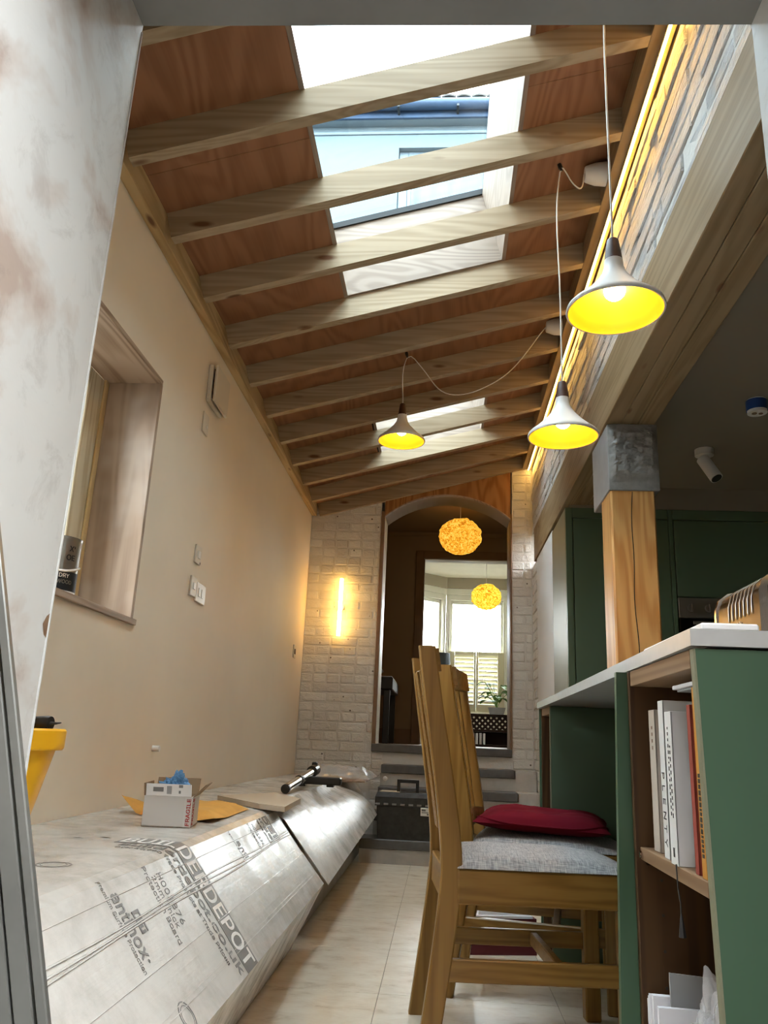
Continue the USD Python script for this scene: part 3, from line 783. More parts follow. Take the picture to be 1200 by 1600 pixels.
t.part("post", hull([(x, y, z) for z in (0.0, 1.884) for x, y in ((0.727, 3.47), (0.727, 3.66), (0.735, 3.462), (0.735, 3.668), (0.915, 3.462), (0.915, 3.668), (0.922, 3.47), (0.922, 3.66))]), "post_fir")
cr_ = np.array([(0.827 + 0.012 * math.sin(z * 3.1) + 0.003 * math.sin(z * 17), z) for z in np.linspace(0.96, 1.88, 24)])
t.part("split", trimesh.util.concatenate([obar((cr_[i][0], 3.4618, cr_[i][1]), (cr_[i + 1][0], 3.4618, cr_[i + 1][1]), 0.0012, 0.0035, (1, 0, 0), 0) for i in range(23)]), "screw_dark", label="dark vertical drying split")

# ---------------------------------------------------------------- LED strip, wall tube
t = T("led_strip", "glowing warm LED strip running along the foot of the ledger board", "light strip", (0.68, YN, 3.05))
t.part("channel", trimesh.creation.box(bounds=[[0.6865, YN, 3.053], [0.6898, W - 0.03, 3.0615]]), "aluminium")
t.part("diffuser", trimesh.creation.box(bounds=[[0.690, YN, 3.051], [0.701, W - 0.03, 3.0612]]), "led_glow")
t = T("wall_light", "slim glowing tube light upright on the white brick wall", "wall light", (-0.858, W, 1.8))
t.part("tube", cyl((-0.859, 6.535, 1.578), (-0.856, 6.535, 2.054), 0.0165, 16), "tube_glow")
t.part("bracket", cyl((-0.853, 6.552, 1.815), (-0.853, W + 0.008, 1.815), 0.024, 16), "cream_plastic")

# ---------------------------------------------------------------- pendant lamps
SHADE = [(0.0255, 0.160), (0.027, 0.140), (0.033, 0.118), (0.048, 0.094), (0.074, 0.064), (0.103, 0.037), (0.124, 0.020), (0.1315, 0.012), (0.1335, 0.005), (0.1318, 0.0), (0.1275, 0.0005)]
INNER = [(0.1275, 0.0005), (0.1255, 0.006), (0.117, 0.017), (0.098, 0.035), (0.070, 0.062), (0.045, 0.090), (0.029, 0.115), (0.018, 0.130), (0.0, 0.134)]


def pendant(label, c, cord, hook, rose, tilt=0.0):
    t = T("pendant_lamp", label, "pendant lamp", c, group="white pendant lamps under the rafters")
    c = np.array(c)
    sh_ = t.part("shade", lathe(SHADE, c, 56), "lamp_white", smooth=40)
    t.part("shade_lining", lathe(INNER, c, 56), "lamp_gold", smooth=True, of=sh_)
    t.part("neck", lathe([(0.0, 0.2285), (0.0135, 0.228), (0.0165, 0.224), (0.0215, 0.190), (0.0250, 0.1602), (0.0, 0.1595)], c, 28), "walnut", smooth=40)
    b = trimesh.creation.icosphere(3, 0.030)
    b.apply_translation(c + [0, 0, 0.066])
    bl_ = t.part("bulb", b, "bulb_glow", smooth=True)
    t.part("bulb_cap", cyl(c + [0, 0, 0.092], c + [0, 0, 0.131], 0.013, 14), "white_plastic", of=bl_)
    t.part("cord", tube(cord, 0.0032, 7), "cord_white", smooth=True)
    if hook is not None:
        t.part("hook", [cyl(hook, hook + 0.02 * -NRM, 0.009, 12), cyl(hook - 0.02 * NRM, hook - 0.034 * NRM, 0.005, 10)], "black_plastic", label="small black ceiling hook")
    if rose is not None:
        t.part("ceiling_rose", tube([rose + [0.0, 0, 0], rose + [-0.045, 0, 0], rose + [-0.085, 0, 0], rose + [-0.09, 0, 0]], [0.050, 0.047, 0.034, 0.030], 28), "white_plastic", smooth=35, label="white cone-shaped cord outlet on the ledger")
    return t


c1 = (0.452, 2.0, 1.930)
h1 = cpt(0.446, 1.98) - 0.03 * NRM
pendant("nearest and largest-looking white metal pendant with dark wood neck, glowing yellow inside", c1,
        spline([h1, (0.449, 1.99, 2.6), (0.4515, 1.998, 2.36), (0.452, 2.0, 2.155)], 20), cpt(0.446, 1.98), None)
h2 = cpt(0.442, 2.868)
rose2 = np.array([0.645, 2.92, 3.118])
pendant("middle white metal pendant with dark wood neck, hung in front of the LED strip", (0.435, 2.868, 1.900),
        np.vstack([spline([rose2 + [-0.090, 0.0, -0.0], (0.545, 2.91, 3.065), (0.528, 2.90, 3.032), (0.500, 2.885, 3.045), (0.472, 2.885, 3.100), (0.453, 2.869, 3.112), h2 - 0.032 * NRM], 26),
                   spline([h2 - 0.034 * NRM + [-0.006, 0, -0.004], (0.4335, 2.868, 3.0), (0.4325, 2.868, 2.6), (0.435, 2.868, 2.35), (0.435, 2.868, 2.125)], 20)]), h2, rose2)
h3 = cpt(-0.251, 4.211)
rose3 = np.array([0.645, 4.22, 3.118])
sw = [rose3 + [-0.090, 0.0, 0.0], (0.47, 4.23, 3.00), (0.36, 4.25, 2.86), (0.21, 4.22, 2.735), (0.06, 4.2, 2.675), (-0.03, 4.2, 2.69), (-0.12, 4.2, 2.79), (-0.19, 4.205, 2.885), (-0.235, 4.21, 2.918), h3 - 0.032 * NRM]
pendant("smallest-looking white metal pendant further back, its cord swagged to the right below the rafters", (-0.26, 4.21, 2.390),
        np.vstack([spline(sw, 44), spline([h3 - 0.034 * NRM + [-0.005, 0, -0.004], (-0.262, 4.21, 2.85), (-0.263, 4.21, 2.7), (-0.26, 4.21, 2.614)], 12)]), h3, rose3)


def paper_lamp(label, c, r, h, cord_top, m, seed):
    t = T("paper_globe_lamp", label, "pendant lamp", c, group="crumpled paper globe lamps")
    g = crumple(5, (r * 1.02, r * 1.02, h * 1.02), 0.075, seed, freq=3.4)
    g.apply_translation(c)
    t.part("paper_shade", g, m)
    t.part("cord", tube([(c[0], c[1], c[2] + h * 0.9), (c[0], c[1], cord_top)], 0.004, 6), "cord_white")


paper_lamp("crumpled paper globe lamp glowing amber in the hall behind the arch", (0.142, 7.6, 2.715), 0.205, 0.175, HC, "paper_glow", 5)
paper_lamp("paler crumpled paper globe lamp hanging in the front room before the bay window", (0.567, 10.8, 2.698), 0.200, 0.172, FC, "paper_glow_far", 9)

# ---------------------------------------------------------------- bench and what lies on it
BX = -0.55
t = T("bench", "long low white bench built along the left wall", "bench", (-0.85, 3.8, 0))
t.part("body", prism([(XL + 0.001, 0.0005), (BX - 0.012, 0.0005), (BX - 0.012, 0.325), (-0.665, 0.462), (-0.70, 0.492), (XL + 0.001, 0.492)], 1, YN + 0.005, 6.5), "riser_render")

PROF = [(-1.15, 0.4985), (-0.72, 0.4985), (-0.665, 0.495), (-0.64, 0.485), (-0.525, 0.345), (-0.435, 0.235), (-0.545, 0.004)]
SEG = np.r_[0, np.cumsum([math.dist(PROF[i], PROF[i + 1]) for i in range(len(PROF) - 1)])]


def on_board(s, y, w=0.0, prof=PROF, seg=SEG):
    i = min(max(int(np.searchsorted(seg, s)) - 1, 0), len(prof) - 2)
    f = (s - seg[i]) / (seg[i + 1] - seg[i])
    a, b = np.array(prof[i]), np.array(prof[i + 1])
    d = (b - a) / np.linalg.norm(b - a)
    p = a + (b - a) * f + w * np.array([-d[1], d[0]])
    return (p[0], y, p[1])


def printed(text, S0, S1, y0, h, bold=False, skew=0.0, clip=None, neg=None):
    """print running down the board from S0 to S1, its foot at y0; cut where the board bends"""
    m = meshkit.text_mesh(text, h, 0.0004, bold)
    v = np.array(m.vertices)
    k = v[:, 0].min()
    v[:, 0] = S0 + (v[:, 0] - k) * (S1 - S0) / (v[:, 0].max() - k)
    return bend(trimesh.Trimesh(v, m.faces, process=False), y0, skew, clip)


def bend(m, y0, skew=0.0, clip=None):
    cuts = [SEG[0] - 1] + list(SEG[1:-1]) + [SEG[-1] + 1]
    out = []
    for a, b in zip(cuts[:-1], cuts[1:]):
        lo, hi = max(a, clip[0] if clip else -9), min(b, clip[1] if clip else 9)
        if hi <= lo:
            continue
        q = trimesh.intersections.slice_mesh_plane(m, [1, 0, 0], [lo, 0, 0])
        q = trimesh.intersections.slice_mesh_plane(q, [-1, 0, 0], [hi, 0, 0]) if len(q.faces) else q
        if len(q.faces) == 0:
            continue
        v = np.array(q.vertices)
        mid = min(max((max(a, SEG[0]) + min(b, SEG[-1])) / 2, SEG[0]), SEG[-1])
        i = min(max(int(np.searchsorted(SEG, mid)) - 1, 0), len(PROF) - 2)
        A, B = np.array(PROF[i]), np.array(PROF[i + 1])
        d = (B - A) / np.linalg.norm(B - A)
        n = np.array([-d[1], d[0]])
        xz = A + np.outer(v[:, 0] - SEG[i], d) + np.outer(v[:, 2] + 0.0009, n)
        out.append(trimesh.Trimesh(np.column_stack([xz[:, 0], y0 + v[:, 1] + skew * (v[:, 0] - 0.5), xz[:, 1]]), q.faces, process=False))
    return out


def rect(S0, S1, h, w=0.0004):
    return trimesh.creation.box(bounds=[[S0, 0, 0], [S1, h, w]])


t = T("protection_board", "printed translucent protection board draped over the near part of the bench", "board", (-0.6, 2.2, 0.49))
th = 0.003


def board_prof(y0, y1, prof, wav=0.0):
    ss = np.array([0, .15, .3, SEG[1], SEG[2], SEG[3], .52, .55, .6, .65, SEG[4], .7, .75, .8, SEG[5], SEG[5] + 0.004, 0.95, SEG[6]])
    return sheet(lambda u, v: on_board(np.interp(u, np.linspace(0, 1, len(ss)), ss), y0 + (y1 - y0) * v + 0.012 * v * math.sin(u * 9) * (v > 0.99), wav * math.sin(v * 21 + 8 * u) * u), len(ss), 40, th)


t.part("sheet", board_prof(YN + 0.02, 3.30, PROF), "fluted_board", smooth=8)
pr = []
pr += bend(rect(0.345, 0.835, 0.100), 2.078, -0.06)
t.part("print_band", pr, "grey_print", label="grey printed band")
v_ = meshkit.text_mesh("BUILDERDEPOT", 0.074, 0.0008, True)
vv = np.array(v_.vertices)
vv[:, 0] = 0.353 + (vv[:, 0] - vv[:, 0].min()) * 0.474 / np.ptp(vv[:, 0])
t.part("print_white", bend(trimesh.Trimesh(vv, v_.faces, process=False), 2.092, -0.06), "white_paint", label="white capitals on the grey band", kind="stuff")
pr = []
pr += printed("builderdepot.co.uk", 0.375, 0.825, 2.030, 0.036, True, -0.06)
pr += printed("Over 10,000 Trade Products at Trade Prices", 0.38, 0.79, 1.992, 0.018, True, -0.06)
pr += printed("H001876", 0.538, 0.66, 1.893, 0.026, False, -0.2)
pr += printed("2mm Thick", 0.54, 0.66, 1.861, 0.021, False, -0.2)
pr += printed("Protection Board", 0.513, 0.69, 1.832, 0.020, False, -0.2)
pr += printed("antinox", 0.538, 0.672, 1.632, 0.040, True, -0.12)
pr += printed("®", 0.675, 0.683, 1.625, 0.010, False, 0)
pr += printed("Premium Surface Protection", 0.505, 0.695, 1.606, 0.014, False, -0.1)
# the little emblem over the word: a squared ring with bars
for a, b, c, d in ((0.585, 0.632, 0.0, 0.007), (0.585, 0.592, 0.0, 0.034), (0.585, 0.632, 0.028, 0.034), (0.601, 0.608, 0.007, 0.028), (0.614, 0.621, 0.007, 0.022), (0.626, 0.632, 0.0, 0.022), (0.601, 0.621, 0.014, 0.019)):
    m = rect(a, b, d - c)
    m.apply_translation((0, c, 0))
    pr += bend(m, 1.679, -0.1)
# next repeat of the print, further along
D = 0.955
cl = (0.512, 0.612)
pr += printed("BUILDERDEPOT", 0.36, 0.83, 2.082 + D, 0.05, True, -0.06, cl)
pr += bend(rect(0.36, 0.83, 0.005), 2.145 + D, -0.06, cl)
pr += printed("builderdepot.co.uk", 0.375, 0.825, 2.030 + D, 0.034, True, -0.06, cl)
pr += printed("Over 10,000 Trade Products at Trade Prices", 0.38, 0.79, 1.992 + D, 0.018, True, -0.06, cl)
pr += printed("H001876", 0.52, 0.60, 1.898 + D, 0.028, False, -0.2, cl)
pr += printed("Protection Board", 0.513, 0.69, 1.850 + D, 0.023, False, -0.2, cl)
pr += printed("antinox", 0.55, 0.672, 1.632 + D, 0.036, True, -0.12, cl)
pr += printed("Premium Surface Protection", 0.505, 0.695, 1.606 + D, 0.012, False, -0.1, cl)
for cx, cyy, rx, ry in ((0.37, 1.712, 0.036, 0.036), (0.80, 1.655, 0.03, 0.03)):
    an = trimesh.creation.annulus(r_min=rx * 0.9, r_max=rx, height=0.0004)
    an.apply_translation((cx, 0, 0))
    pr += bend(an, cyy)
    an = trimesh.creation.annulus(r_min=rx * 0.70, r_max=rx * 0.74, height=0.0004)
    an.apply_translation((cx, 0, 0))
    pr += bend(an, cyy)
t.part("print", pr, "grey_print", label="grey printed lettering", kind="stuff")
# scuffs and the double wrinkle along the flap
t.part("wrinkle", [tube([on_board(s + 0.004 * math.sin(y * 5 + k), y, 0.001) for y in np.linspace(YN + 0.05, 3.28, 30)], 0.0022, 5) for k, s in enumerate((0.598, 0.608, 0.616))], "fluted_board", kind="stuff")
t.part("wrinkle", [tube([on_board(s, y, 0.0005) for y in np.linspace(YN + 0.05, 3.28, 12)], 0.0012, 4) for k, s in enumerate((0.545, 0.70, 0.775, 0.785))], "fluted_board", kind="stuff")
for s, y, sx, sy2 in ((0.35, 2.02, 0.012, 0.02), (0.33, 2.13, 0.006, 0.035)):
    pass

t.part("scuff", [hull([(-0.932, 2.130, 0.4996), (-0.918, 2.140, 0.4996), (-0.900, 2.126, 0.4996), (-0.916, 2.120, 0.4996), (-0.916, 2.130, 0.5001)]), hull([(-0.882, 2.170, 0.4996), (-0.865, 2.172, 0.4996), (-0.841, 2.156, 0.4996), (-0.862, 2.160, 0.4996), (-0.862, 2.165, 0.5001)])], "screw_dark", label="two small dark scuffs", kind="stuff")
t = T("protection_board", "blank glossy protection board draped over the far part of the bench, its flap lifting outwards", "board", (-0.6, 4.5, 0.49))


def far_board(u, v):
    """u: from the wall over the crease to the free edge, v: along the bench"""
    y = 3.35 + v * 2.28
    A, B = np.array([-1.15, 0.4985]), np.array([-0.70, 0.4985])
    C1 = np.array([-0.612, 0.452]) * (1 - v) + np.array([-0.665, 0.462]) * v
    e0, e1 = np.array([-0.422, 0.226]), np.array([-0.41, 0.30])
    E1 = e0 * (1 - v) + e1 * v
    if u < 0.4:
        p = A + (B - A) * u / 0.4
    elif u < 0.5:
        p = B + (C1 - B) * (u - 0.4) / 0.1
    else:
        k = (u - 0.5) / 0.5
        p = C1 + (E1 - C1) * k + np.array([0.6, 0.5]) * 0.05 * math.sin(math.pi * k) * v
    return (p[0], y - 0.06 * max(0, u - 0.5) * v, p[1])


t.part("sheet", sheet(far_board, 21, 30, th), "fluted_board", smooth=8)
pr = []
for k, (h, n) in enumerate(((0.012, 14), (0.008, 18))):
    pr += [trimesh.creation.box(bounds=[[-0.69 - 0.0, 3.42 + 0.016 * i, 0.4994], [-0.69 + h, 3.43 + 0.016 * i, 0.4997]]).apply_translation((-0.03 * k, 0, 0)) for i in range(n) if i % 4]
t.part("print", pr, "grey_print", label="small grey print, too small to read", kind="stuff")

# cardboard box with a blue bag
bx = T("cardboard_box", "small open white-faced cardboard box with red tape, on the bench", "box", (-0.80, 2.53, 0.4985))
bz = 0.4995
q = [np.array(p) for p in ((-0.868, 2.445), (-0.728, 2.462), (-0.752, 2.615), (-0.892, 2.598))]
HB = 0.086


def wallp(a, b, z0, z1, t_=0.003, lean=(0, 0)):
    return hull([(p[0] + s * nx + k * lean[0], p[1] + s * ny + k * lean[1], z) for p in (a, b) for k, z in ((0, z0), (1, z1)) for s in (0, t_) for nx, ny in ((0.0, 0.0), (0.7 * (q[2] - q[0])[0] / 0.2, 0.7 * (q[2] - q[0])[1] / 0.2))])


cen = sum(q) / 4
for i, (m, lb) in enumerate((("white_card", None), ("white_card", None), ("cardboard", None), ("cardboard", None))):
    a, b = q[i], q[(i + 1) % 4]
    nrm = np.array([-(b - a)[1], (b - a)[0]])
    nrm /= np.linalg.norm(nrm)
    bx.part("side", hull([(p[0] + s * nrm[0], p[1] + s * nrm[1], z) for p in (a, b) for z in (bz, bz + HB) for s in (0, 0.003)]), m)
bx.part("base", hull([(p[0], p[1], z) for p in q for z in (bz - 0.0005, bz + 0.003)]), "cardboard")


def flap(a, b, out, m, inset=0.004):
    a, b = np.array([*a, bz + HB]), np.array([*b, bz + HB])
    d = (b - a) / np.linalg.norm(b - a)
    a, b = a + d * inset, b - d * inset
    o = np.array(out, float)
    n = np.cross(d, o / np.linalg.norm(o)) * 0.0025
    return hull([a, b, a + o, b + o, a + n, b + n, a + o + n, b + o + n])


fl_ = bx.part("flap", flap(q[0], q[1], (-0.004, 0.006, 0.033), "white_card"), "white_card", label="front flap folded up with printed white label")
bx.part("flap", flap(q[2], q[3], (0.0, 0.012, 0.044), "cardboard"), "cardboard")
bx.part("flap", flap(q[1], q[2], (0.036, 0.0, 0.036), "cardboard"), "cardboard")
bx.part("flap", flap(q[3], q[0], (-0.004, 0.0, 0.034), "cardboard"), "cardboard")
d01 = (q[1] - q[0]) / np.linalg.norm(q[1] - q[0])
d12 = (q[2] - q[1]) / np.linalg.norm(q[2] - q[1])
tp_ = bx.part("tape", hull([(q[1] + d01 * s + np.array([0, -0.0006])).tolist() + [z] for s in (-0.022, 0.0) for z in (bz + 0.002, bz + HB - 0.002)] + [(q[1] + d01 * s).tolist() + [z] for s in (-0.022, 0.0) for z in (bz + 0.002, bz + HB - 0.002)]), "white_paint", label="white tape with red lettering")
bx.part("tape_print", lay("FRAGILE", 0.011, [*(q[1] + d01 * -0.004 + np.array([0.0, -0.0012])), bz + 0.006], (0, 0, 1), (-d01[0], -d01[1], 0), width=0.074, bold=True), "red_print", of=tp_)
bx.part("tape_print", lay("FRAGILE", 0.03, [*(q[1] + d12 * 0.04 + np.array([0.0012, 0.0])), bz + 0.006], (0, 0, 1), (-d12[0], -d12[1], 0), width=0.074, bold=True), "red_print")
fo = np.array([-0.004, 0.006, 0.033])
for s, w_, z, h in ((0.10, 0.006, 0.008, 0.008), (0.10, 0.012, 0.024, 0.008), (0.065, 0.014, 0.006, 0.022), (0.025, 0.03, 0.012, 0.012)):
    p = q[0] + d01 * s
    bx.part("label_print", hull([(p[0] + d01[0] * a + fo[0] * zz / 0.033, p[1] + d01[1] * a + fo[1] * zz / 0.033 - e, bz + HB + zz) for a in (0, w_) for zz in (z, z + h) for e in (0.0029, 0.0033)]), "grey_print" if h < 0.02 else "padstone_smooth", of=fl_)
t = T("plastic_bag", "crumpled translucent blue plastic bag sticking out of the cardboard box", "bag", (-0.80, 2.53, 0.585))
g = crumple(4, (0.045, 0.04, 0.034), 0.5, 4, freq=2.6)
vz = np.array(g.vertices)
vz[:, 2] *= 1 + 0.7 * np.exp(-((vz[:, 0] - 0.012) / 0.016) ** 2) * (vz[:, 2] > 0)
g = trimesh.Trimesh(vz + [-0.808, 2.533, 0.604], g.faces, process=False)
t.part("film", g, "blue_film")

# padded envelope
E0, E1_, E2, E3 = [np.array(p) for p in ((-1.075, 2.80), (-0.705, 2.62), (-0.715, 3.16), (-1.0, 3.34))]


def env(u, v, topside):
    p = (E0 * (1 - u) + E1_ * u) * (1 - v) + (E3 * (1 - u) + E2 * u) * v
    e = min(u, 1 - u, v, 1 - v)
    bulge = 0.022 * min(1, e * 7) * (0.75 + 0.5 * meshkit.noise(np.array([[u * 5, v * 7, 0.3]]), 2)[0])
    lift = 0.055 * max(0, 1 - 5 * math.hypot(u, v * 0.6)) + 0.012 * max(0, 1 - 6 * math.hypot(u - 1, v * 0.5))
    return (p[0], p[1], 0.5012 + lift + (bulge if topside else 0.0))


em = trimesh.util.concatenate([sheet(lambda u, v: env(u, v, True), 22, 36), sheet(lambda u, v: env(u, v, False), 22, 36)])
en = T("padded_envelope", "crumpled golden padded envelope lying behind the small white box", "envelope", (-0.88, 3.1, 0.5))
en.part("body", em, "kraft", smooth=30)

# MDF offcut
t = T("mdf_offcut", "square buff MDF offcut lying flat beside the golden envelope", "board", (-0.65, 3.45, 0.5))
mq = [(-0.685, 3.19), (-0.57, 3.11), (-0.588, 3.56), (-0.76, 3.86), (-0.93, 3.50)]
t.part("board", ext(mq, 2, 0.5005, 0.5195), "mdf")

# chrome tube tool
t = T("chrome_tube", "chrome tube with black clamp lying across a black block on the far board", "tube", (-0.72, 4.45, 0.5))
t.part("tube", cyl((-0.755, 4.10, 0.522), (-0.735, 4.85, 0.585), 0.022, 20), "chrome", smooth=40)
t.part("tube_mouth", cyl((-0.7552, 4.096, 0.5217), (-0.7545, 4.12, 0.5237), 0.0225, 20), "black_plastic")
t.part("collar", cyl((-0.7465, 4.42, 0.549), (-0.7455, 4.46, 0.5523), 0.0255, 20), "black_plastic")
t.part("clamp", [cyl((-0.7365, 4.79, 0.580), (-0.734, 4.90, 0.589), 0.032, 14), cb(-0.75, -0.72, 4.86, 4.90, 0.60, 0.632, 0.004)], "black_plastic")
t.part("block", [cb(-0.82, -0.56, 4.72, 4.80, 0.515, 0.556, 0.006), cb(-0.64, -0.60, 4.73, 4.79, 0.5035, 0.5152, 0.003), cb(-0.80, -0.76, 4.73, 4.79, 0.5035, 0.5152, 0.003)], "black_plastic")
t = T("plastic_sheet", "crumpled clear plastic sheeting lying at the far end of the bench", "plastic sheet", (-0.66, 5.75, 0.5))


def ps(u, v):
    a = np.array([(u - 0.5) * 0.5, (v - 0.5) * 0.62])
    e = min(1, 6 * min(u, 1 - u, v, 1 - v))
    return (-0.72 + a[0], 5.98 + a[1], 0.512 + 0.11 * e * meshkit.fbm(np.array([[u * 5, v * 6, 0.5]]), 4, 8)[0])


t.part("film", sheet(ps, 40, 40), "clear_film", smooth=15)
t = T("timber_offcut", "thin brown board lying under the clear plastic sheeting", "board", (-0.68, 5.75, 0.5))
t.part("board", cb(-0.95, -0.5, 5.60, 6.02, 0.4935, 0.5075, 0.003), "lining_oak_flat")

# bucket, tube, leaning aluminium frame
t = T("bucket", "tapered yellow plastic bucket half hidden behind the plaster reveal", "bucket", (-0.898, 1.6, 0.5025))
bk_ = t.part("body", lathe([(0.0, 0.0), (0.072, 0.0), (0.077, 0.006), (0.129, 0.232), (0.130, 0.236), (0.124, 0.236), (0.071, 0.010), (0.0, 0.008)], (-0.898, 1.6, 0.5025), 48), "yellow_plastic", smooth=35)
t.part("rim", lathe([(0.129, 0.222), (0.1395, 0.221), (0.142, 0.225), (0.1425, 0.258), (0.139, 0.262), (0.129, 0.262), (0.1265, 0.258), (0.1265, 0.24)], (-0.898, 1.6, 0.5025), 48), "yellow_plastic", smooth=35, of=bk_)
t = T("sealant_tube", "black cylinder with a thin pin at its end lying across the yellow bucket", "tube", (-0.9, 1.6, 0.775))
t.part("barrel", tube([(-1.04, 1.62, 0.7745), (-0.80, 1.586, 0.7745), (-0.775, 1.583, 0.7745), (-0.768, 1.582, 0.7745)], [0.0125, 0.0125, 0.0145, 0.0135], 20), "black_plastic", smooth=35)
t.part("pin", tube([(-0.768, 1.582, 0.7745), (-0.757, 1.580, 0.775), (-0.745, 1.578, 0.7765)], [0.004, 0.0025, 0.0012], 8), "screw_dark")

t = T("aluminium_door_frame", "ribbed aluminium door frame section leaning on the plaster reveal at the lower left", "door frame", (-0.4, 0.93, 0))
dz = np.array([-0.285, 0, 1.0])
dz /= np.linalg.norm(dz)
side = np.array([dz[2], 0, -dz[0]])
base = np.array([-0.271, 0.93, 0.004])
for nm, a, b, d0, d1_, m in (("fin", -0.0115, 0.0, -0.004, 0.006, "aluminium"), ("groove", -0.0155, -0.0117, 0.006, 0.012, "dark_gap"), ("fin", -0.037, -0.0157, -0.002, 0.012, "aluminium"), ("groove", -0.0402, -0.0372, 0.008, 0.014, "dark_gap"),
                             ("fin", -0.066, -0.0404, 0.0, 0.014, "aluminium"), ("groove", -0.0702, -0.0662, 0.008, 0.014, "dark_gap"), ("fin", -0.120, -0.0704, 0.002, 0.016, "aluminium")):
    L = 1.085 + (a * 0.0)
    mid = base + side * (a + b) / 2 + np.array([0, (d0 + d1_) / 2, 0])
    t.part(nm, obar(mid + dz * 0.04, mid + dz * (L - 0.02), d1_ - d0, b - a, side, 0.0015), m)

# paint tin on the window sill
t = T("paint_tin", "metal paint tin with dark printed label on the window sill", "tin", (-1.30, 2.73, WZ0))
tc = (-1.306, 2.553, WZ0 + 0.0005)
tn_ = t.part("can", lathe([(0.0, 0.0), (0.074, 0.0), (0.076, 0.003), (0.0745, 0.008), (0.0745, 0.205), (0.077, 0.209), (0.077, 0.214), (0.070, 0.214), (0.068, 0.208), (0.0, 0.208)], tc, 48), "tin_metal", smooth=35)


def wrapc(m, z0, ang0):
    v = np.array(m.vertices)
    a = ang0 + v[:, 0] / 0.0755
    r = 0.0757 + v[:, 2]
    return trimesh.Trimesh(np.column_stack([tc[0] + r * np.cos(a), tc[1] + r * np.sin(a), z0 + v[:, 1]]), m.faces, process=False)


def grid(w_, h, n=24):
    return sheet(lambda u, v: (w_ * u, h * v, 0.0002), n, 3, 0.0004)


A0 = -1.95
t.part("label", wrapc(grid(0.16, 0.062), WZ0 + 0.035, A0), "navy_print", of=tn_)
t.part("label", wrapc(grid(0.16, 0.020), WZ0 + 0.013, A0), "white_paint", of=tn_)
for tx, h, a, z, m in (("X'", 0.018, -0.62, 0.165, "navy_print"), ("OE", 0.018, -0.72, 0.135, "navy_print"), ("DRY", 0.013, -0.92, 0.076, "white_paint"), ("WOOD", 0.012, -0.98, 0.056, "tin_metal")):
    mm = meshkit.text_mesh(tx, h, 0.0006, True)
    vv = np.array(mm.vertices)
    vv[:, 2] += 0.0006
    t.part("lettering", wrapc(trimesh.Trimesh(vv, mm.faces, process=False), WZ0 + z, a), m, of=tn_)
t.part("handle", tube([(tc[0] + 0.079 * math.cos(a), tc[1] + 0.079 * math.sin(a), WZ0 + 0.118 - 0.022 * math.sin((a + 2.0) / 2.2 * math.pi)) for a in np.linspace(-2.0, 0.2, 24)], 0.004, 8), "white_plastic", label="white wire handle")

# ---------------------------------------------------------------- dining chairs (local frame: facing +x, near rear leg at the origin)
PZ = [(-0.020, 0.0), (-0.007, 0.09), (0.012, 0.22), (0.030, 0.36), (0.036, 0.44), (0.030, 0.54), (0.004, 0.72), (-0.022, 0.88), (-0.045, 1.035)]


def post(y0, y1):
    ps_ = spline([(x, 0, z) for x, z in PZ], 22)
    m = []
    for i in range(len(ps_) - 1):
        a, b = ps_[i], ps_[i + 1]
        w = [0.056 - 0.008 * abs(p[2] - 0.42) / 0.6 for p in (a, b)]
        m.append([(a, w[0]), (b, w[1])])
    V, F = [], []
    c = 0.004
    for p in ps_:
        w = 0.5 * (0.058 - 0.010 * abs(p[2] - 0.42) / 0.6)
        for x, y in ((-w, y0 + c), (-w + c, y0), (w - c, y0), (w, y0 + c), (w, y1 - c), (w - c, y1), (-w + c, y1), (-w, y1 - c)):
            V.append((p[0] + x, y, p[2]))
    n = 8
    for i in range(len(ps_) - 1):
        for j in range(n):
            k = (j + 1) % n
            F += [[i * n + j, i * n + k, (i + 1) * n + k], [i * n + j, (i + 1) * n + k, (i + 1) * n + j]]
    for j in range(1, n - 1):
        F.append([0, j + 1, j])
        e = (len(ps_) - 1) * n
        F.append([e, e + j, e + j + 1])
    return trimesh.Trimesh(V, F, process=False)


CW = 0.405


def xz(z):
    return float(np.interp(z, [p[1] for p in PZ], [p[0] for p in PZ]))


def curve_rail(z0, z1, bow, th_):
    """rail between the back posts, bowed backwards"""
    def f(u, v):
        y = 0.035 + (CW - 0.07) * u
        z = z0 + (z1 - z0) * v
        return (xz(z) - bow * math.sin(math.pi * u) + th_ / 2, y, z + 0.010 * math.sin(math.pi * u) * v)
    return sheet(f, 12, 4, -th_)


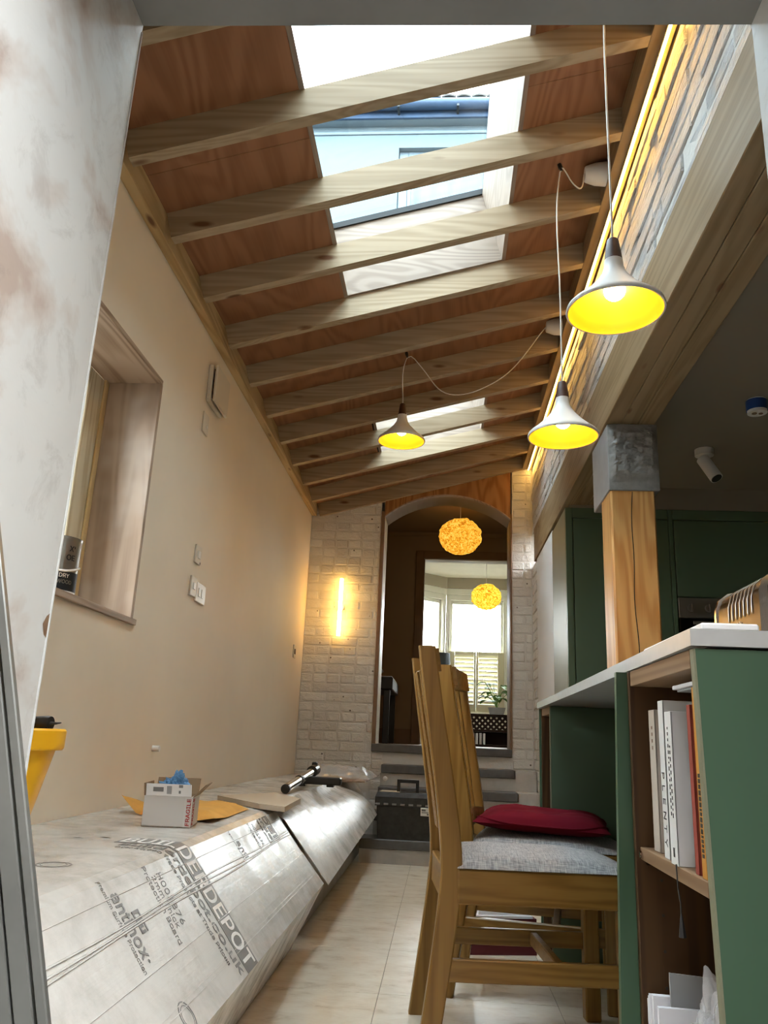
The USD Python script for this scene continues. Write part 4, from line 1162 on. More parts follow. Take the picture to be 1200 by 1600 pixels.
def make_chair(label, loc, rot):
    t = T("dining_chair", label, "chair", loc, rot, group="oak dining chairs at the counter", local=True)
    t.part("rear_leg", post(0.0, 0.036), "chair_oak", smooth=30)
    t.part("rear_leg", post(CW - 0.036, CW), "chair_oak", smooth=30)
    t.part("front_leg", cb(0.476, 0.522, 0.0, 0.042, 0.0, 0.448, 0.004), "chair_oak")
    t.part("front_leg", cb(0.476, 0.522, CW - 0.042, CW, 0.0, 0.448, 0.004), "chair_oak")
    t.part("side_rail", cb(0.052, 0.524, -0.004, 0.020, 0.366, 0.452, 0.004), "chair_oak_rail")
    t.part("side_rail", cb(0.052, 0.524, CW - 0.020, CW + 0.004, 0.366, 0.452, 0.004), "chair_oak_rail")
    t.part("front_rail", cb(0.5225, 0.530, 0.02, CW - 0.02, 0.366, 0.452, 0.004), "chair_oak_rail")
    t.part("rear_rail", cb(0.012, 0.034, 0.036, CW - 0.036, 0.366, 0.452, 0.003), "chair_oak_rail")
    t.part("stretcher", cb(0.030, 0.478, 0.004, 0.026, 0.182, 0.236, 0.003), "chair_oak_rail")
    t.part("stretcher", cb(0.030, 0.478, CW - 0.026, CW - 0.004, 0.190, 0.236, 0.003), "chair_oak_rail")
    t.part("cross_stretcher", cb(0.315, 0.337, 0.026, CW - 0.026, 0.195, 0.232, 0.003), "chair_oak_rail")
    t.part("top_rail", curve_rail(0.965, 1.030, 0.024, 0.024), "chair_oak_rail", smooth=30)
    t.part("lower_back_rail", curve_rail(0.500, 0.545, 0.016, 0.02), "chair_oak_rail", smooth=30)
    for k in range(6):
        y = 0.066 + k * (CW - 0.132) / 5
        u = (y - 0.035) / (CW - 0.07)
        pts = [(xz(z) - 0.016 * math.sin(math.pi * u) * (1 + (z - 0.53) / 0.9), y, z) for z in np.linspace(0.535, 0.975, 7)]
        m = []
        for a, b in zip(pts[:-1], pts[1:]):
            m.append(obar(a, np.array(b) + (np.array(b) - np.array(a)) * 0.02, 0.026, 0.011, (1, 0, 0), 0.002))
        t.part("slat", m, "chair_oak")
    def padtop(u, v):
        ex = 1 - (2 * u - 1) ** 6
        ey = 1 - (2 * v - 1) ** 6
        front = 0.030 * max(0, (u - 0.62) / 0.38) ** 2
        return (0.050 + 0.486 * u, -0.006 + (CW + 0.012) * v, 0.455 + 0.029 * (max(ex, 0) * max(ey, 0)) ** 0.4 + 0.004 * math.sin(math.pi * v) - front * max(ex * ey, 0))
    t.part("seat_pad", trimesh.util.concatenate([sheet(padtop, 26, 22), sheet(lambda u, v: (0.050 + 0.486 * u, -0.006 + (CW + 0.012) * (1 - v), 0.4535), 3, 3), 
                                                 sheet(lambda u, v: (0.05 + 0.486 * u, -0.006, 0.4535 + 0.0015 * v), 3, 2), sheet(lambda u, v: (0.05 + 0.486 * (1 - u), CW + 0.006, 0.4535 + 0.0015 * v), 3, 2)]), "grey_weave", smooth=40, label="pale grey woven seat pad")
    return t.prim


CH2 = (0.048, 2.848)
ch = make_chair("near oak dining chair with slatted back and bare grey woven seat, tucked at the counter", (0.0, 2.3, 0), 5.0)
dup(ch, (CH2[0], CH2[1], 0), -9.0, "further oak dining chair with the dark red cushion on its seat", "oak dining chairs at the counter")
a9 = math.radians(-9.0)


def c2w(x, y, z):
    return (CH2[0] + x * math.cos(a9) - y * math.sin(a9), CH2[1] + x * math.sin(a9) + y * math.cos(a9), z)


t = T("cushion", "dark red square cushion lying flat on the further oak chair", "cushion", c2w(0.27, 0.2, 0.505))


def pil(u, v, s):
    a, b = 2 * u - 1, 2 * v - 1
    sw_ = max(0, (1 - abs(a) ** 4.5)) ** 0.6 * max(0, (1 - abs(b) ** 4.0)) ** 0.6
    wr_ = 0.006 * (2 * meshkit.fbm(np.array([[u * 3.5, v * 9, 0.2 + s]]), 3, 6)[0] - 1) * sw_
    pinch = 1 - 0.06 * (1 - abs(a)) * abs(b) - 0.0 * a
    pinch2 = 1 - 0.06 * (1 - abs(b)) * abs(a)
    x, y, _ = c2w(0.282 + 0.222 * a * pinch2, 0.205 + 0.205 * b * pinch, 0)
    return (x, y, 0.519 + (0.046 * sw_ + 2.2 * wr_ if s > 0 else -0.026 * sw_ + 0.3 * wr_) - 0.006 * a)


pc_ = t.part("cover", trimesh.util.concatenate([sheet(lambda u, v: pil(u, v, 1), 36, 36), sheet(lambda u, v: pil(u, 1 - v, -1), 36, 36)]), "red_cloth", smooth=True)
t.part("piping", tube([pil(0.5 + 0.499 * math.copysign(abs(math.cos(a)) ** 0.35, math.cos(a)), 0.5 + 0.499 * math.copysign(abs(math.sin(a)) ** 0.35, math.sin(a)), 1) for a in np.linspace(0, 2 * math.pi, 61)], 0.0035, 6), "red_cloth", of=pc_)

# red box with papers, behind the chairs
t = T("storage_box", "dark red box on the floor behind the chair legs with white papers on top", "box", (0.24, 3.55, 0))
t.part("box", hull([(x, y, z) for z in (0.001, 0.128) for x, y in ((0.105, 3.40), (0.385, 3.46), (0.335, 3.70), (0.055, 3.64))]), "red_box")
t = T("papers", "loose white papers lying on the dark red box", "papers", (0.25, 3.52, 0.13))
t.part("sheet", hull([(x, y, z) for z in (0.1285, 0.137) for x, y in ((0.14, 3.405), (0.37, 3.455), (0.33, 3.66), (0.10, 3.60))]), "paper")
t.part("sheet", hull([(x, y, z) for z in (0.1372, 0.150) for x, y in ((0.16, 3.43), (0.36, 3.47), (0.34, 3.62), (0.13, 3.58))]), "paper")

# tool box on the lowest step
t = T("tool_box", "scuffed black plastic tool box with raised handle on the lowest slate step", "tool box", (-0.18, 5.73, RH))
bz = RH + 0.0005
t.part("body", hull([(x, y, z) for x0_, x1_, y0_, y1_, z in ((-0.405, 0.055, 5.625, 5.828, bz), (-0.415, 0.065, 5.618, 5.836, bz + 0.205)) for x in (x0_, x1_) for y in (y0_, y1_)]), "worn_black")
ld_ = t.part("lid", hull([(x, y, z) for x0_, x1_, y0_, y1_, z in ((-0.428, 0.078, 5.608, 5.838, bz + 0.207), (-0.428, 0.078, 5.608, 5.838, bz + 0.262), (-0.415, 0.065, 5.62, 5.83, bz + 0.292)) for x in (x0_, x1_) for y in (y0_, y1_)]), "worn_black")
t.part("lid_seam", [cb(-0.425 + 0.055 * k, -0.395 + 0.055 * k, 5.603, 5.610, bz + 0.212, bz + 0.224, 0.001) for k in range(9)], "padstone_rough", kind="stuff", of=ld_)
t.part("lid_dust", cb(-0.40, -0.27, 5.64, 5.80, bz + 0.2915, bz + 0.295, 0.001), "mdf", label="buff dust patch on the lid", of=ld_)
hp = [(-0.282, bz + 0.291), (-0.282, bz + 0.362), (-0.150, bz + 0.362), (-0.150, bz + 0.291)]
t.part("handle", ext([(-0.290, bz + 0.289), (-0.290, bz + 0.372), (-0.142, bz + 0.372), (-0.142, bz + 0.289), (-0.163, bz + 0.289), (-0.163, bz + 0.351), (-0.269, bz + 0.351), (-0.269, bz + 0.289)], 1, 5.70, 5.735), "black_plastic", of=ld_)
la_ = t.part("paper_label", cb(-0.125, -0.055, 5.597, 5.607, bz + 0.155, bz + 0.205, 0.002), "white_plastic", label="pale paper label with grey print")
t.part("print", [cb(-0.118, -0.092, 5.5955, 5.5968, bz + 0.185, bz + 0.198, 0), cb(-0.118, -0.062, 5.5955, 5.5968, bz + 0.174, bz + 0.179, 0), cb(-0.083, -0.062, 5.5955, 5.5968, bz + 0.161, bz + 0.170, 0)], "grey_print", kind="stuff", of=la_)

# ---------------------------------------------------------------- things on the left wall
def wall_plate(name, label, cat, y0, y1, z0, z1, d=0.009, inset=None, m="cream_plastic"):
    t = T(name, label, cat, (XL, (y0 + y1) / 2, (z0 + z1) / 2), group="switches on the left wall" if name == "light_switch" else None)
    pl_ = t.part("plate", cb(XL + 0.0005, XL + d, y0, y1, z0, z1, 0.002), m)
    for nm, a, b, c, e, dd, mm in inset or ():
        t.part(nm, cb(XL + d - 0.001, XL + d + dd, a, b, c, e, 0.001), mm, of=pl_)
    return t


t = T("vent", "cream square wall vent with a gap round its raised cover, high on the left wall", "vent", (XL, 3.57, 2.39))
t.part("base", cb(XL + 0.0005, XL + 0.022, 3.455, 3.68, 2.295, 2.485, 0.004), "cream_plastic")
t.part("slot", cb(XL + 0.021, XL + 0.034, 3.475, 3.665, 2.315, 2.47, 0.002), "walnut")
t.part("cover", cb(XL + 0.032, XL + 0.046, 3.455, 3.68, 2.295, 2.485, 0.004), "cream_plastic")
wall_plate("pull_switch", "small cream spur plate just under the square vent", "switch", 3.44, 3.525, 2.135, 2.235, 0.007, [("rocker", 3.49, 3.502, 2.165, 2.18, 0.004, "white_plastic")])
wall_plate("light_switch", "upper single light switch on the left wall, above the pair of plates", "switch", 3.54, 3.625, 1.525, 1.61, 0.009, [("rocker", 3.565, 3.60, 1.55, 1.585, 0.004, "white_plastic"), ("indicator", 3.605, 3.617, 1.527, 1.537, 0.001, "walnut")])
wall_plate("light_switch", "left plate of the pair below the single switch", "switch", 3.515, 3.598, 1.368, 1.458, 0.010, [("rocker", 3.545, 3.572, 1.40, 1.43, 0.004, "white_plastic")])
wall_plate("light_switch", "right wider plate of the pair below the single switch", "switch", 3.606, 3.745, 1.355, 1.445, 0.010, [("rocker", 3.63, 3.655, 1.38, 1.42, 0.004, "white_plastic"), ("rocker", 3.675, 3.70, 1.38, 1.42, 0.004, "white_plastic")], "white_plastic")
wall_plate("light_switch", "lone switch low near the far left corner of the room", "switch", 6.17, 6.255, 1.355, 1.455, 0.009, [("rocker", 6.195, 6.23, 1.385, 1.425, 0.004, "walnut")])
t = T("wall_peg", "small pale plastic peg on the left wall above the bench", "peg", (XL, 3.283, 0.70))
t.part("peg", cyl((XL + 0.0005, 3.283, 0.70), (XL + 0.03, 3.283, 0.70), 0.012, 14), "white_plastic")

# ---------------------------------------------------------------- peninsula: worktop, bookcases, end panels
KX = 0.366
wt = T("worktop", "pale grey stone worktop running from the near end back past the timber post", "worktop", (0.65, 2.3, 0.925))
wt.part("slab", ext([(KX, 1.223), (0.398, 3.487), (0.716, 3.487), (0.716, 3.45), (1.02, 3.45), (1.02, 1.223)], 2, 0.925, 0.950), "quartz")


def bookcase(name, label, x0, y0, y1, shelf):
    t = T(name, label, "bookcase", (x0 + 0.15, (y0 + y1) / 2, 0))
    b = x0 + 0.30
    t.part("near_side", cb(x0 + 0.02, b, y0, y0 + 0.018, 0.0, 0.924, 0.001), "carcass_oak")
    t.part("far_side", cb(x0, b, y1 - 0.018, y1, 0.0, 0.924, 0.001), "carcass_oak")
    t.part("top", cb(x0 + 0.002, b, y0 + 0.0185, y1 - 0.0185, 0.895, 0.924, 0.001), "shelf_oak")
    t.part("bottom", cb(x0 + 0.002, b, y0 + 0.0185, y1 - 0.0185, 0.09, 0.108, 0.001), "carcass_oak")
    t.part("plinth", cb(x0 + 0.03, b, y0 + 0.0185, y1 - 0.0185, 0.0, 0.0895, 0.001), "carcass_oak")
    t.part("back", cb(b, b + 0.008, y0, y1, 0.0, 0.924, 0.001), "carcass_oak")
    if shelf:
        t.part("shelf", cb(x0 + 0.008, b - 0.001, y0 + 0.0185, y1 - 0.0185, shelf - 0.022, shelf, 0.001), "shelf_oak")
        t.part("shelf_pin", [cyl((x0 + 0.02, y1 - 0.018, shelf - 0.027), (x0 + 0.02, y1 - 0.028, shelf - 0.027), 0.004, 10), cyl((x0 + 0.006, y1 - 0.030, shelf - 0.012), (x0 + 0.003, y1 - 0.030, shelf - 0.012), 0.007, 12)], "chrome", label="bright metal shelf support")
        t.part("pin_hole", [cyl((x0 + 0.045 + 0.06 * (k % 2) * 0, y1 - 0.0178, z), (x0 + 0.045, y1 - 0.0186, z), 0.0028, 10) for k, z in enumerate((0.30, 0.36, 0.42, 0.48, 0.54))], "screw_dark")
    return t


SHZ = 0.597
BY0, BY1 = 1.245, 1.683
bookcase("bookcase", "near open oak bookcase full of books in the end of the counter", 0.373, BY0, BY1, SHZ)
bookcase("bookcase", "far narrow oak bookcase at the back end of the counter", 0.412, 3.205, 3.47, None)
t = T("end_panel", "large sage green panel facing the camera at the near end of the counter", "panel", (0.7, 1.235, 0))
t.part("panel", hull([(x, y, z) for y in (1.2275, 1.2445) for x, z in ((0.3735, 0.921), (0.3905, 0.0), (1.015, 0.921), (1.015, 0.0))]), "green_paint")
t.part("edge", hull([(x, y, z) for y in (1.2275, 1.2445) for x, z in ((0.3700, 0.921), (0.3870, 0.0), (0.3733, 0.921), (0.3903, 0.0))]), "green_edge")
t = T("end_panel", "slim sage green panel just behind the near bookcase", "panel", (0.6, 1.69, 0))
t.part("panel", hull([(x, y, z) for y in (1.6845, 1.7025) for x, z in ((0.352, 0.924), (0.333, 0.0), (0.999, 0.924), (0.999, 0.0))]), "green_paint")
t = T("end_panel", "dark green panel closing the far end of the knee space", "panel", (0.7, 3.17, 0))
t.part("panel", cb(0.415, 1.0, 3.186, 3.2035, 0.0, 0.924, 0.0015), "green_tall")
t.part("edge", cb(0.411, 0.4148, 3.186, 3.2035, 0.0, 0.924, 0.0008), "green_edge")
t = T("end_panel", "green end panel past the far bookcase, nearest the steps", "panel", (0.6, 3.48, 0))
t.part("panel", cb(0.405, 0.70, 3.4705, 3.4865, 0.0, 0.924, 0.0015), "green_paint")
t = T("back_panel", "dark green back of the knee space under the worktop", "panel", (0.98, 2.4, 0))
t.part("panel", cb(1.0, 1.018, 1.69, 3.45, 0.0, 0.924, 0.001), "green_tall")

# books on the shelf: (thickness, height, depth in, colour, page side seen)
BT = SHZ + 0.0004
books = [("first book from the far end, worn cream spine with small brown print", 0.038, 0.250, 0.012, "book_cream"),
         ("tall white cookbook with PLENTY down its spine", 0.031, 0.262, 0.004, "book_white"),
         ("white book with two columns of black lettering down its spine", 0.034, 0.240, -0.004, "book_white"),
         ("black-covered thin book between the white and the red one", 0.014, 0.238, 0.012, "book_black"),
         ("thin red-spined book next to the black one", 0.012, 0.247, 0.002, "book_red"),
         ("thin dark olive book between the red and the orange ones", 0.013, 0.254, 0.006, "book_green"),
         ("orange-spined book nearest the green end panel", 0.016, 0.272, 0.000, "book_orange")]
spans = [(1.574, 1.616), (1.482, 1.514), (1.404, 1.444), (1.338, 1.360), (1.316, 1.333), (1.297, 1.313), (1.272, 1.294)]
for (lb, th_, h, dx, m), (y0_, y1_) in zip(books, spans):
    x0_ = 0.3835 + dx
    dep = 0.19
    b = T("book", lb, "book", (x0_ + dep / 2, (y0_ + y1_) / 2, BT), group="books on the counter shelf")
    cv_ = b.part("cover", [cb(x0_, x0_ + 0.003, y0_, y1_, BT, BT + h, 0.001), cb(x0_, x0_ + dep, y0_, y0_ + 0.0025, BT, BT + h, 0.0006), cb(x0_, x0_ + dep, y1_ - 0.0025, y1_, BT, BT + h, 0.0006)], m)
    b.part("pages", cb(x0_ + 0.0031, x0_ + dep - 0.003, y0_ + 0.0026, y1_ - 0.0026, BT + 0.003, BT + h - 0.003, 0.0005), "cream_page")
    u, v = (0, 0, -1), (0, -1, 0)
    yc = (y0_ + y1_) / 2
    if "PLENTY" in lb:
        b.part("lettering", [lay(c_, 0.016, (x0_ - 0.0002, yc + 0.008, BT + 0.140 - 0.0215 * k), (0, 0, -1), (0, -1, 0), depth=0.0004) for k, c_ in enumerate("PLENTY")], "black_print", kind="stuff", of=cv_)
    elif "two columns" in lb:
        rb = random.Random(3)
        mm = []
        for col, (a, n) in enumerate(((0.003, 15), (-0.007, 12))):
            z = BT + 0.215 - 0.03 * col
            for _ in range(n):
                l = rb.uniform(0.003, 0.0075)
                mm.append(trimesh.creation.box(bounds=[[x0_ - 0.0005, yc + a - 0.002, z - l], [x0_ + 0.0005, yc + a + 0.002, z]]))
                z -= l + 0.0045
        mm.append(trimesh.creation.box(bounds=[[x0_ - 0.0005, yc - 0.005, BT + 0.012], [x0_ + 0.0005, yc + 0.003, BT + 0.026]]))
        b.part("lettering", mm, "black_print", kind="stuff", of=cv_)
    elif "orange" in lb or "cream spine" in lb:
        rb = random.Random(5)
        mm = []
        z = BT + (0.145 if "orange" in lb else h - 0.03)
        for _ in range(16 if "orange" in lb else 4):
            l = rb.uniform(0.003, 0.007)
            mm.append(trimesh.creation.box(bounds=[[x0_ - 0.0005, yc - 0.0045, z - l], [x0_ + 0.0005, yc + 0.0045, z]]))
            z -= l + (0.002 if "orange" in lb else 0.006)
        b.part("lettering", mm, "black_print" if "orange" in lb else "casing_brown", kind="stuff", of=cv_)
    if "black-covered" in lb:
        pass
t = T("magazine", "grey magazine lying flat on top of the books", "magazine", (0.47, 1.36, BT + 0.275))
t.part("cover", cb(0.40, 0.60, BY0 + 0.022, 1.43, BT + 0.273, BT + 0.277, 0.001), "pot_grey")
t.part("pages", cb(0.395, 0.60, BY0 + 0.022, 1.44, BT + 0.2772, BT + 0.284, 0.001), "paper")
t = T("book", "tall upright book behind the white ones, only its dark lettered top showing", "book", (0.60, 1.44, BT))
t.part("cover", cb(0.585, 0.660, 1.40, 1.47, BT, BT + 0.262, 0.001), "book_cream")
t = T("ribbon", "black ribbon bookmark hanging over the shelf edge", "ribbon", (0.376, 1.40, 0.55))
t.part("cord", tube([(0.384, 1.43, BT + 0.001), (0.378, 1.41, BT + 0.002), (0.3775, 1.405, 0.565), (0.3795, 1.402, 0.545), (0.379, 1.400, 0.53)], 0.0012, 5), "black_print")
t.part("tassel", tube([(0.379, 1.400, 0.53), (0.379, 1.400, 0.52), (0.379, 1.399, 0.497)], [0.0012, 0.003, 0.006], 6), "black_print")

# papers and a clear bag at the bottom of the near bookcase
PB = 0.109
t = T("paper_stack", "stack of white papers and card standing in the bottom of the near bookcase", "papers", (0.45, 1.45, PB))
for k, (y0_, y1_, x0_, zt) in enumerate(((1.650, 1.655, 0.380, 0.345), (1.640, 1.645, 0.379, 0.352), (1.625, 1.635, 0.378, 0.358), (1.605, 1.615, 0.379, 0.362), (1.575, 1.585, 0.38, 0.352))):
    t.part("sheet", hull([(x, y, z) for x in (x0_, 0.60) for y in (y0_, y1_) for z in (PB + 0.0005, zt - 0.004 * (x > 0.5))]), "paper")
t = T("folder", "grey window envelope standing behind the papers in the bottom of the bookcase", "folder", (0.5, 1.46, PB))
t.part("card", hull([(x, y, z) for x in (0.405, 0.62) for y in (1.590, 1.596) for z in (PB + 0.0005, 0.402 if x < 0.5 else 0.39)]), "pot_grey")
t = T("plastic_bag", "crumpled clear plastic bag stuffed at the bottom of the near bookcase", "bag", (0.47, 1.36, PB))
g = crumple(5, (0.066, 0.105, 0.148), 0.30, 12, freq=2.4)
g.apply_translation((0.462, 1.45, 0.282))
t.part("film", g, "clear_film", smooth=20)
g = crumple(4, (0.056, 0.092, 0.138), 0.25, 15, freq=2.4)
g.apply_translation((0.467, 1.45, 0.276))
t.part("crumpled_paper", g, "paper", smooth=20)

# toaster and the white board by it
t = T("chopping_board", "small white board lying on the near end of the worktop", "board", (0.43, 1.4, 0.95))
t.part("board", cb(0.388, 0.474, 1.240, 1.60, 0.9505, 0.9625, 0.003), "marble_board")
TX, TY0, TY1, TZ = 0.622, 1.615, 1.872, 0.9505
t = T("toaster", "chrome toaster with ribbed side, embossed script and black end caps", "toaster", (0.70, 1.74, TZ))
tp = [(TX + 0.006, TZ + 0.012), (TX, TZ + 0.03), (TX + 0.002, TZ + 0.135), (TX + 0.010, TZ + 0.158), (TX + 0.030, TZ + 0.174), (TX + 0.06, TZ + 0.180), (TX + 0.11, TZ + 0.180), (TX + 0.14, TZ + 0.174), (TX + 0.160, TZ + 0.158), (TX + 0.168, TZ + 0.135), (TX + 0.170, TZ + 0.03), (TX + 0.164, TZ + 0.012)]
tb_ = t.part("body", prism(tp, 1, TY0, TY1), "toaster_steel", smooth=40)
big = [(TX + 0.085 + (x - TX - 0.085) * 1.035, TZ + (z - TZ) * 1.02) for x, z in tp]
t.part("end_cap", prism(big, 1, TY0 - 0.045, TY0 - 0.0005), "black_plastic", smooth=40)
t.part("end_trim", prism(big, 1, TY1 + 0.0005, TY1 + 0.012), "chrome", smooth=40)
for k in range(7):
    y = TY0 + 0.045 + k * 0.0225
    t.part("rib", tube([(TX + 0.0002, y, TZ + 0.098), (TX - 0.0002, y, TZ + 0.102), (TX + 0.0010, y, TZ + 0.132), (TX + 0.008, y, TZ + 0.157), (TX + 0.024, y, TZ + 0.1715)], [0.0004, 0.0012, 0.0012, 0.0012, 0.0004], 8), "toaster_rib", smooth=40, of=tb_)
t.part("lettering", lay("Dualit", 0.026, (TX + 0.0008, TY1 - 0.06, TZ + 0.066), (0, -1, 0), (0, 0, 1), depth=0.0014), "chrome", label="raised chrome script", of=tb_)
for k in range(2):
    t.part("slot", cb(TX + 0.045 + 0.05 * k, TX + 0.073 + 0.05 * k, TY0 + 0.02, TY1 - 0.02, TZ + 0.1795, TZ + 0.1815, 0.0004), "dark_gap", of=tb_)
t.part("foot", [cyl((x, y, TZ), (x, y, TZ + 0.013), 0.011, 12) for x in (TX + 0.03, TX + 0.14) for y in (TY0 + 0.02, TY1 - 0.02)], "black_plastic")

# ---------------------------------------------------------------- tall kitchen units
KY = 4.75
t = T("tall_cabinet", "tall dark green cabinet left of the timber post, with a sheen painted on its side", "cabinet", (1.03, 5.05, 0))
t.part("body", cb(0.732, 1.334, KY + 0.022, 5.358, 0.0, 2.184, 0.002), "green_tall")
t.part("side_panel", cb(0.724, 0.7315, KY + 0.03, 5.358, 0.0, 2.184, 0.001), "green_side_sheen", label="side with a pale gold reflection put into its colour")
t.part("door", cb(0.768, 1.3315, KY, KY + 0.0215, 0.10, 2.118, 0.002), "green_tall")
t.part("frame_stile", cb(0.724, 0.7635, KY, KY + 0.0215, 0.0, 2.184, 0.002), "green_tall")
t.part("top_rail", cb(0.764, 1.3315, KY, KY + 0.0215, 2.123, 2.184, 0.002), "green_tall")
t = T("tall_cabinet", "tall dark green cabinet housing the oven", "cabinet", (1.64, 5.05, 0))
t.part("body", cb(1.3345, 1.975, KY + 0.022, 5.358, 0.0, 2.184, 0.002), "green_tall")
t.part("stile", cb(1.3345, 1.3595, KY, KY + 0.0215, 0.0, 2.184, 0.002), "green_tall")
t.part("door", cb(1.3645, 1.960, KY, KY + 0.0215, 1.655, 2.118, 0.002), "green_tall")
t.part("top_rail", cb(1.3600, 1.975, KY, KY + 0.0215, 2.123, 2.184, 0.002), "green_tall")
t.part("drawer", cb(1.3645, 1.960, KY, KY + 0.0215, 0.10, 1.025, 0.002), "green_tall")
t = T("oven", "built-in oven with dark glass door and steel control strip", "oven", (1.66, KY, 1.03))
op_ = t.part("control_panel", cb(1.366, 1.958, KY - 0.004, KY + 0.0215, 1.530, 1.648, 0.003), "oven_steel")
od_ = t.part("door", cb(1.366, 1.958, KY - 0.012, KY + 0.0215, 1.032, 1.527, 0.003), "oven_glass")
t.part("handle", [cyl((1.43, KY - 0.05, 1.495), (1.895, KY - 0.05, 1.495), 0.010, 14), cyl((1.46, KY - 0.05, 1.495), (1.46, KY - 0.011, 1.495), 0.007, 10), cyl((1.865, KY - 0.05, 1.495), (1.865, KY - 0.011, 1.495), 0.007, 10)], "oven_steel", of=od_)
for x in (1.435, 1.535, 1.785, 1.885):
    t.part("knob", [cyl((x, KY - 0.003, 1.588), (x, KY - 0.024, 1.588), 0.022, 20), cb(x - 0.005, x + 0.005, KY - 0.036, KY - 0.024, 1.566, 1.610, 0.002)], "oven_steel", of=op_)
t.part("display", cb(1.60, 1.72, KY - 0.0055, KY - 0.0035, 1.565, 1.612, 0.001), "oven_glass", of=op_)
t = T("tall_cabinet", "tall dark green cabinet at the right edge, beyond the oven", "cabinet", (2.3, 5.05, 0))
t.part("body", cb(1.9755, 2.60, KY + 0.022, 5.358, 0.0, 2.184, 0.002), "green_tall")
t.part("door", cb(1.98, 2.595, KY, KY + 0.0215, 0.10, 2.118, 0.002), "green_tall")

# ceiling spot and taped smoke alarm
t = T("spotlight", "small white adjustable ceiling spotlight, unlit", "spotlight", (1.355, 4.08, 2.32))
t.part("base", cyl((1.352, 4.08, 2.3195), (1.352, 4.08, 2.285), 0.048, 24), "white_plastic", smooth=35)
t.part("arm", cyl((1.352, 4.08, 2.285), (1.352, 4.08, 2.262), 0.009, 10), "white_plastic")
sd = np.array([0.30, -0.40, -0.85]) / np.linalg.norm([0.30, -0.40, -0.85])
sc = np.array([1.345, 4.09, 2.270])
cn_ = t.part("can", cyl(sc, sc + sd * 0.145, 0.033, 24), "white_plastic", smooth=35)
t.part("lens", cyl(sc + sd * 0.1452, sc + sd * 0.1475, 0.027, 24), "black_plastic", of=cn_)
t = T("smoke_alarm", "white ceiling alarm with a blue cover band round its side", "smoke alarm", (1.385, 3.44, 2.32))
ba_ = t.part("base", cyl((1.385, 3.44, 2.3195), (1.385, 3.44, 2.255), 0.042, 28), "white_plastic", smooth=35)
t.part("cover_band", lathe([(0.0425, 0.012), (0.0455, 0.012), (0.0455, 0.058), (0.0425, 0.058)], (1.385, 3.44, 2.255), 28), "blue_plastic", smooth=35, label="deep blue band", of=ba_)
t.part("sensor", [cyl((1.372, 3.44, 2.256), (1.372, 3.44, 2.252), 0.011, 14), cyl((1.40, 3.44, 2.256), (1.40, 3.44, 2.252), 0.009, 14)], "casing_brown", of=ba_)

# ---------------------------------------------------------------- hall and front room things
t = T("keyboard_stand", "black digital piano on black legs seen edge-on at the left of the hall", "piano", (-0.72, 7.7, TH))
t.part("leg", cb(-0.53, -0.475, 7.42, 7.48, TH + 0.0005, TH + 0.47, 0.004), "black_plastic")
t.part("leg", cb(-0.53, -0.475, 8.32, 8.38, TH + 0.0005, TH + 0.47, 0.004), "black_plastic")
t.part("case", cb(-0.98, -0.45, 7.40, 8.40, TH + 0.4705, TH + 0.585, 0.01), "black_plastic")
t.part("keys", cb(-0.60, -0.462, 7.46, 8.34, TH + 0.5855, TH + 0.597, 0.002), "paper", label="row of white keys")
t.part("music_rest", hull([(x, y, z) for y in (7.48, 8.32) for x, z in ((-0.66, TH + 0.586), (-0.645, TH + 0.586), (-0.735, TH + 0.78), (-0.72, TH + 0.78))]), "black_plastic")
t = T("music_book", "open music book with pale pages propped on the piano", "book", (-0.66, 7.7, TH + 0.6))
t.part("page", hull([(x, y, z) for y in (7.55, 7.80) for x, z in ((-0.640, TH + 0.600), (-0.634, TH + 0.602), (-0.565, TH + 0.66), (-0.57, TH + 0.664), (-0.66, TH + 0.80), (-0.655, TH + 0.80))]), "pot_grey")
t = T("floor_lamp", "floor lamp with dark grey drum shade in the bay of the front room", "floor lamp", (-0.03, 12.45, TH))
lx, ly = -0.035, 12.45
t.part("base", lathe([(0.0, 0.0), (0.14, 0.0), (0.14, 0.015), (0.02, 0.025), (0.0, 0.025)], (lx, ly, TH + 0.0005), 28), "black_plastic")
t.part("stem", cyl((lx, ly, TH + 0.02), (lx, ly, 1.95), 0.012, 12), "black_plastic")
t.part("shade", lathe([(0.155, 0.0), (0.15, 0.0), (0.138, 0.235), (0.142, 0.235), (0.155, 0.0)], (lx, ly, 1.86), 36), "drum_grey", smooth=40)
t.part("shade_top", cyl((lx, ly, 2.07), (lx, ly, 2.075), 0.137, 28), "drum_grey")

DXa, DXb, DYa, DYb, DT = 0.38, 1.02, 12.02, 12.34, 1.20
t = T("low_cabinet", "low dark wooden cabinet with lattice front before the bay window", "cabinet", (0.7, 12.2, TH))
t.part("top", cb(DXa - 0.02, DXb + 0.02, DYa - 0.02, DYb, DT - 0.03, DT, 0.004), "mahogany")
t.part("side", cb(DXa, DXa + 0.03, DYa, DYb, TH + 0.0005, DT - 0.031, 0.003), "mahogany")
t.part("side", cb(DXb - 0.03, DXb, DYa, DYb, TH + 0.0005, DT - 0.031, 0.003), "mahogany")
t.part("back", cb(DXa + 0.031, DXb - 0.031, DYb - 0.012, DYb, TH + 0.031, 0.954, 0.002), "mahogany")
t.part("shelf", cb(DXa + 0.031, DXb - 0.031, DYa, DYb, 0.955, 0.985, 0.003), "mahogany")
t.part("bottom", cb(DXa + 0.031, DXb - 0.031, DYa, DYb, TH + 0.0005, TH + 0.03, 0.003), "mahogany")
lat = []
z0_, z1_ = 0.985, DT - 0.03
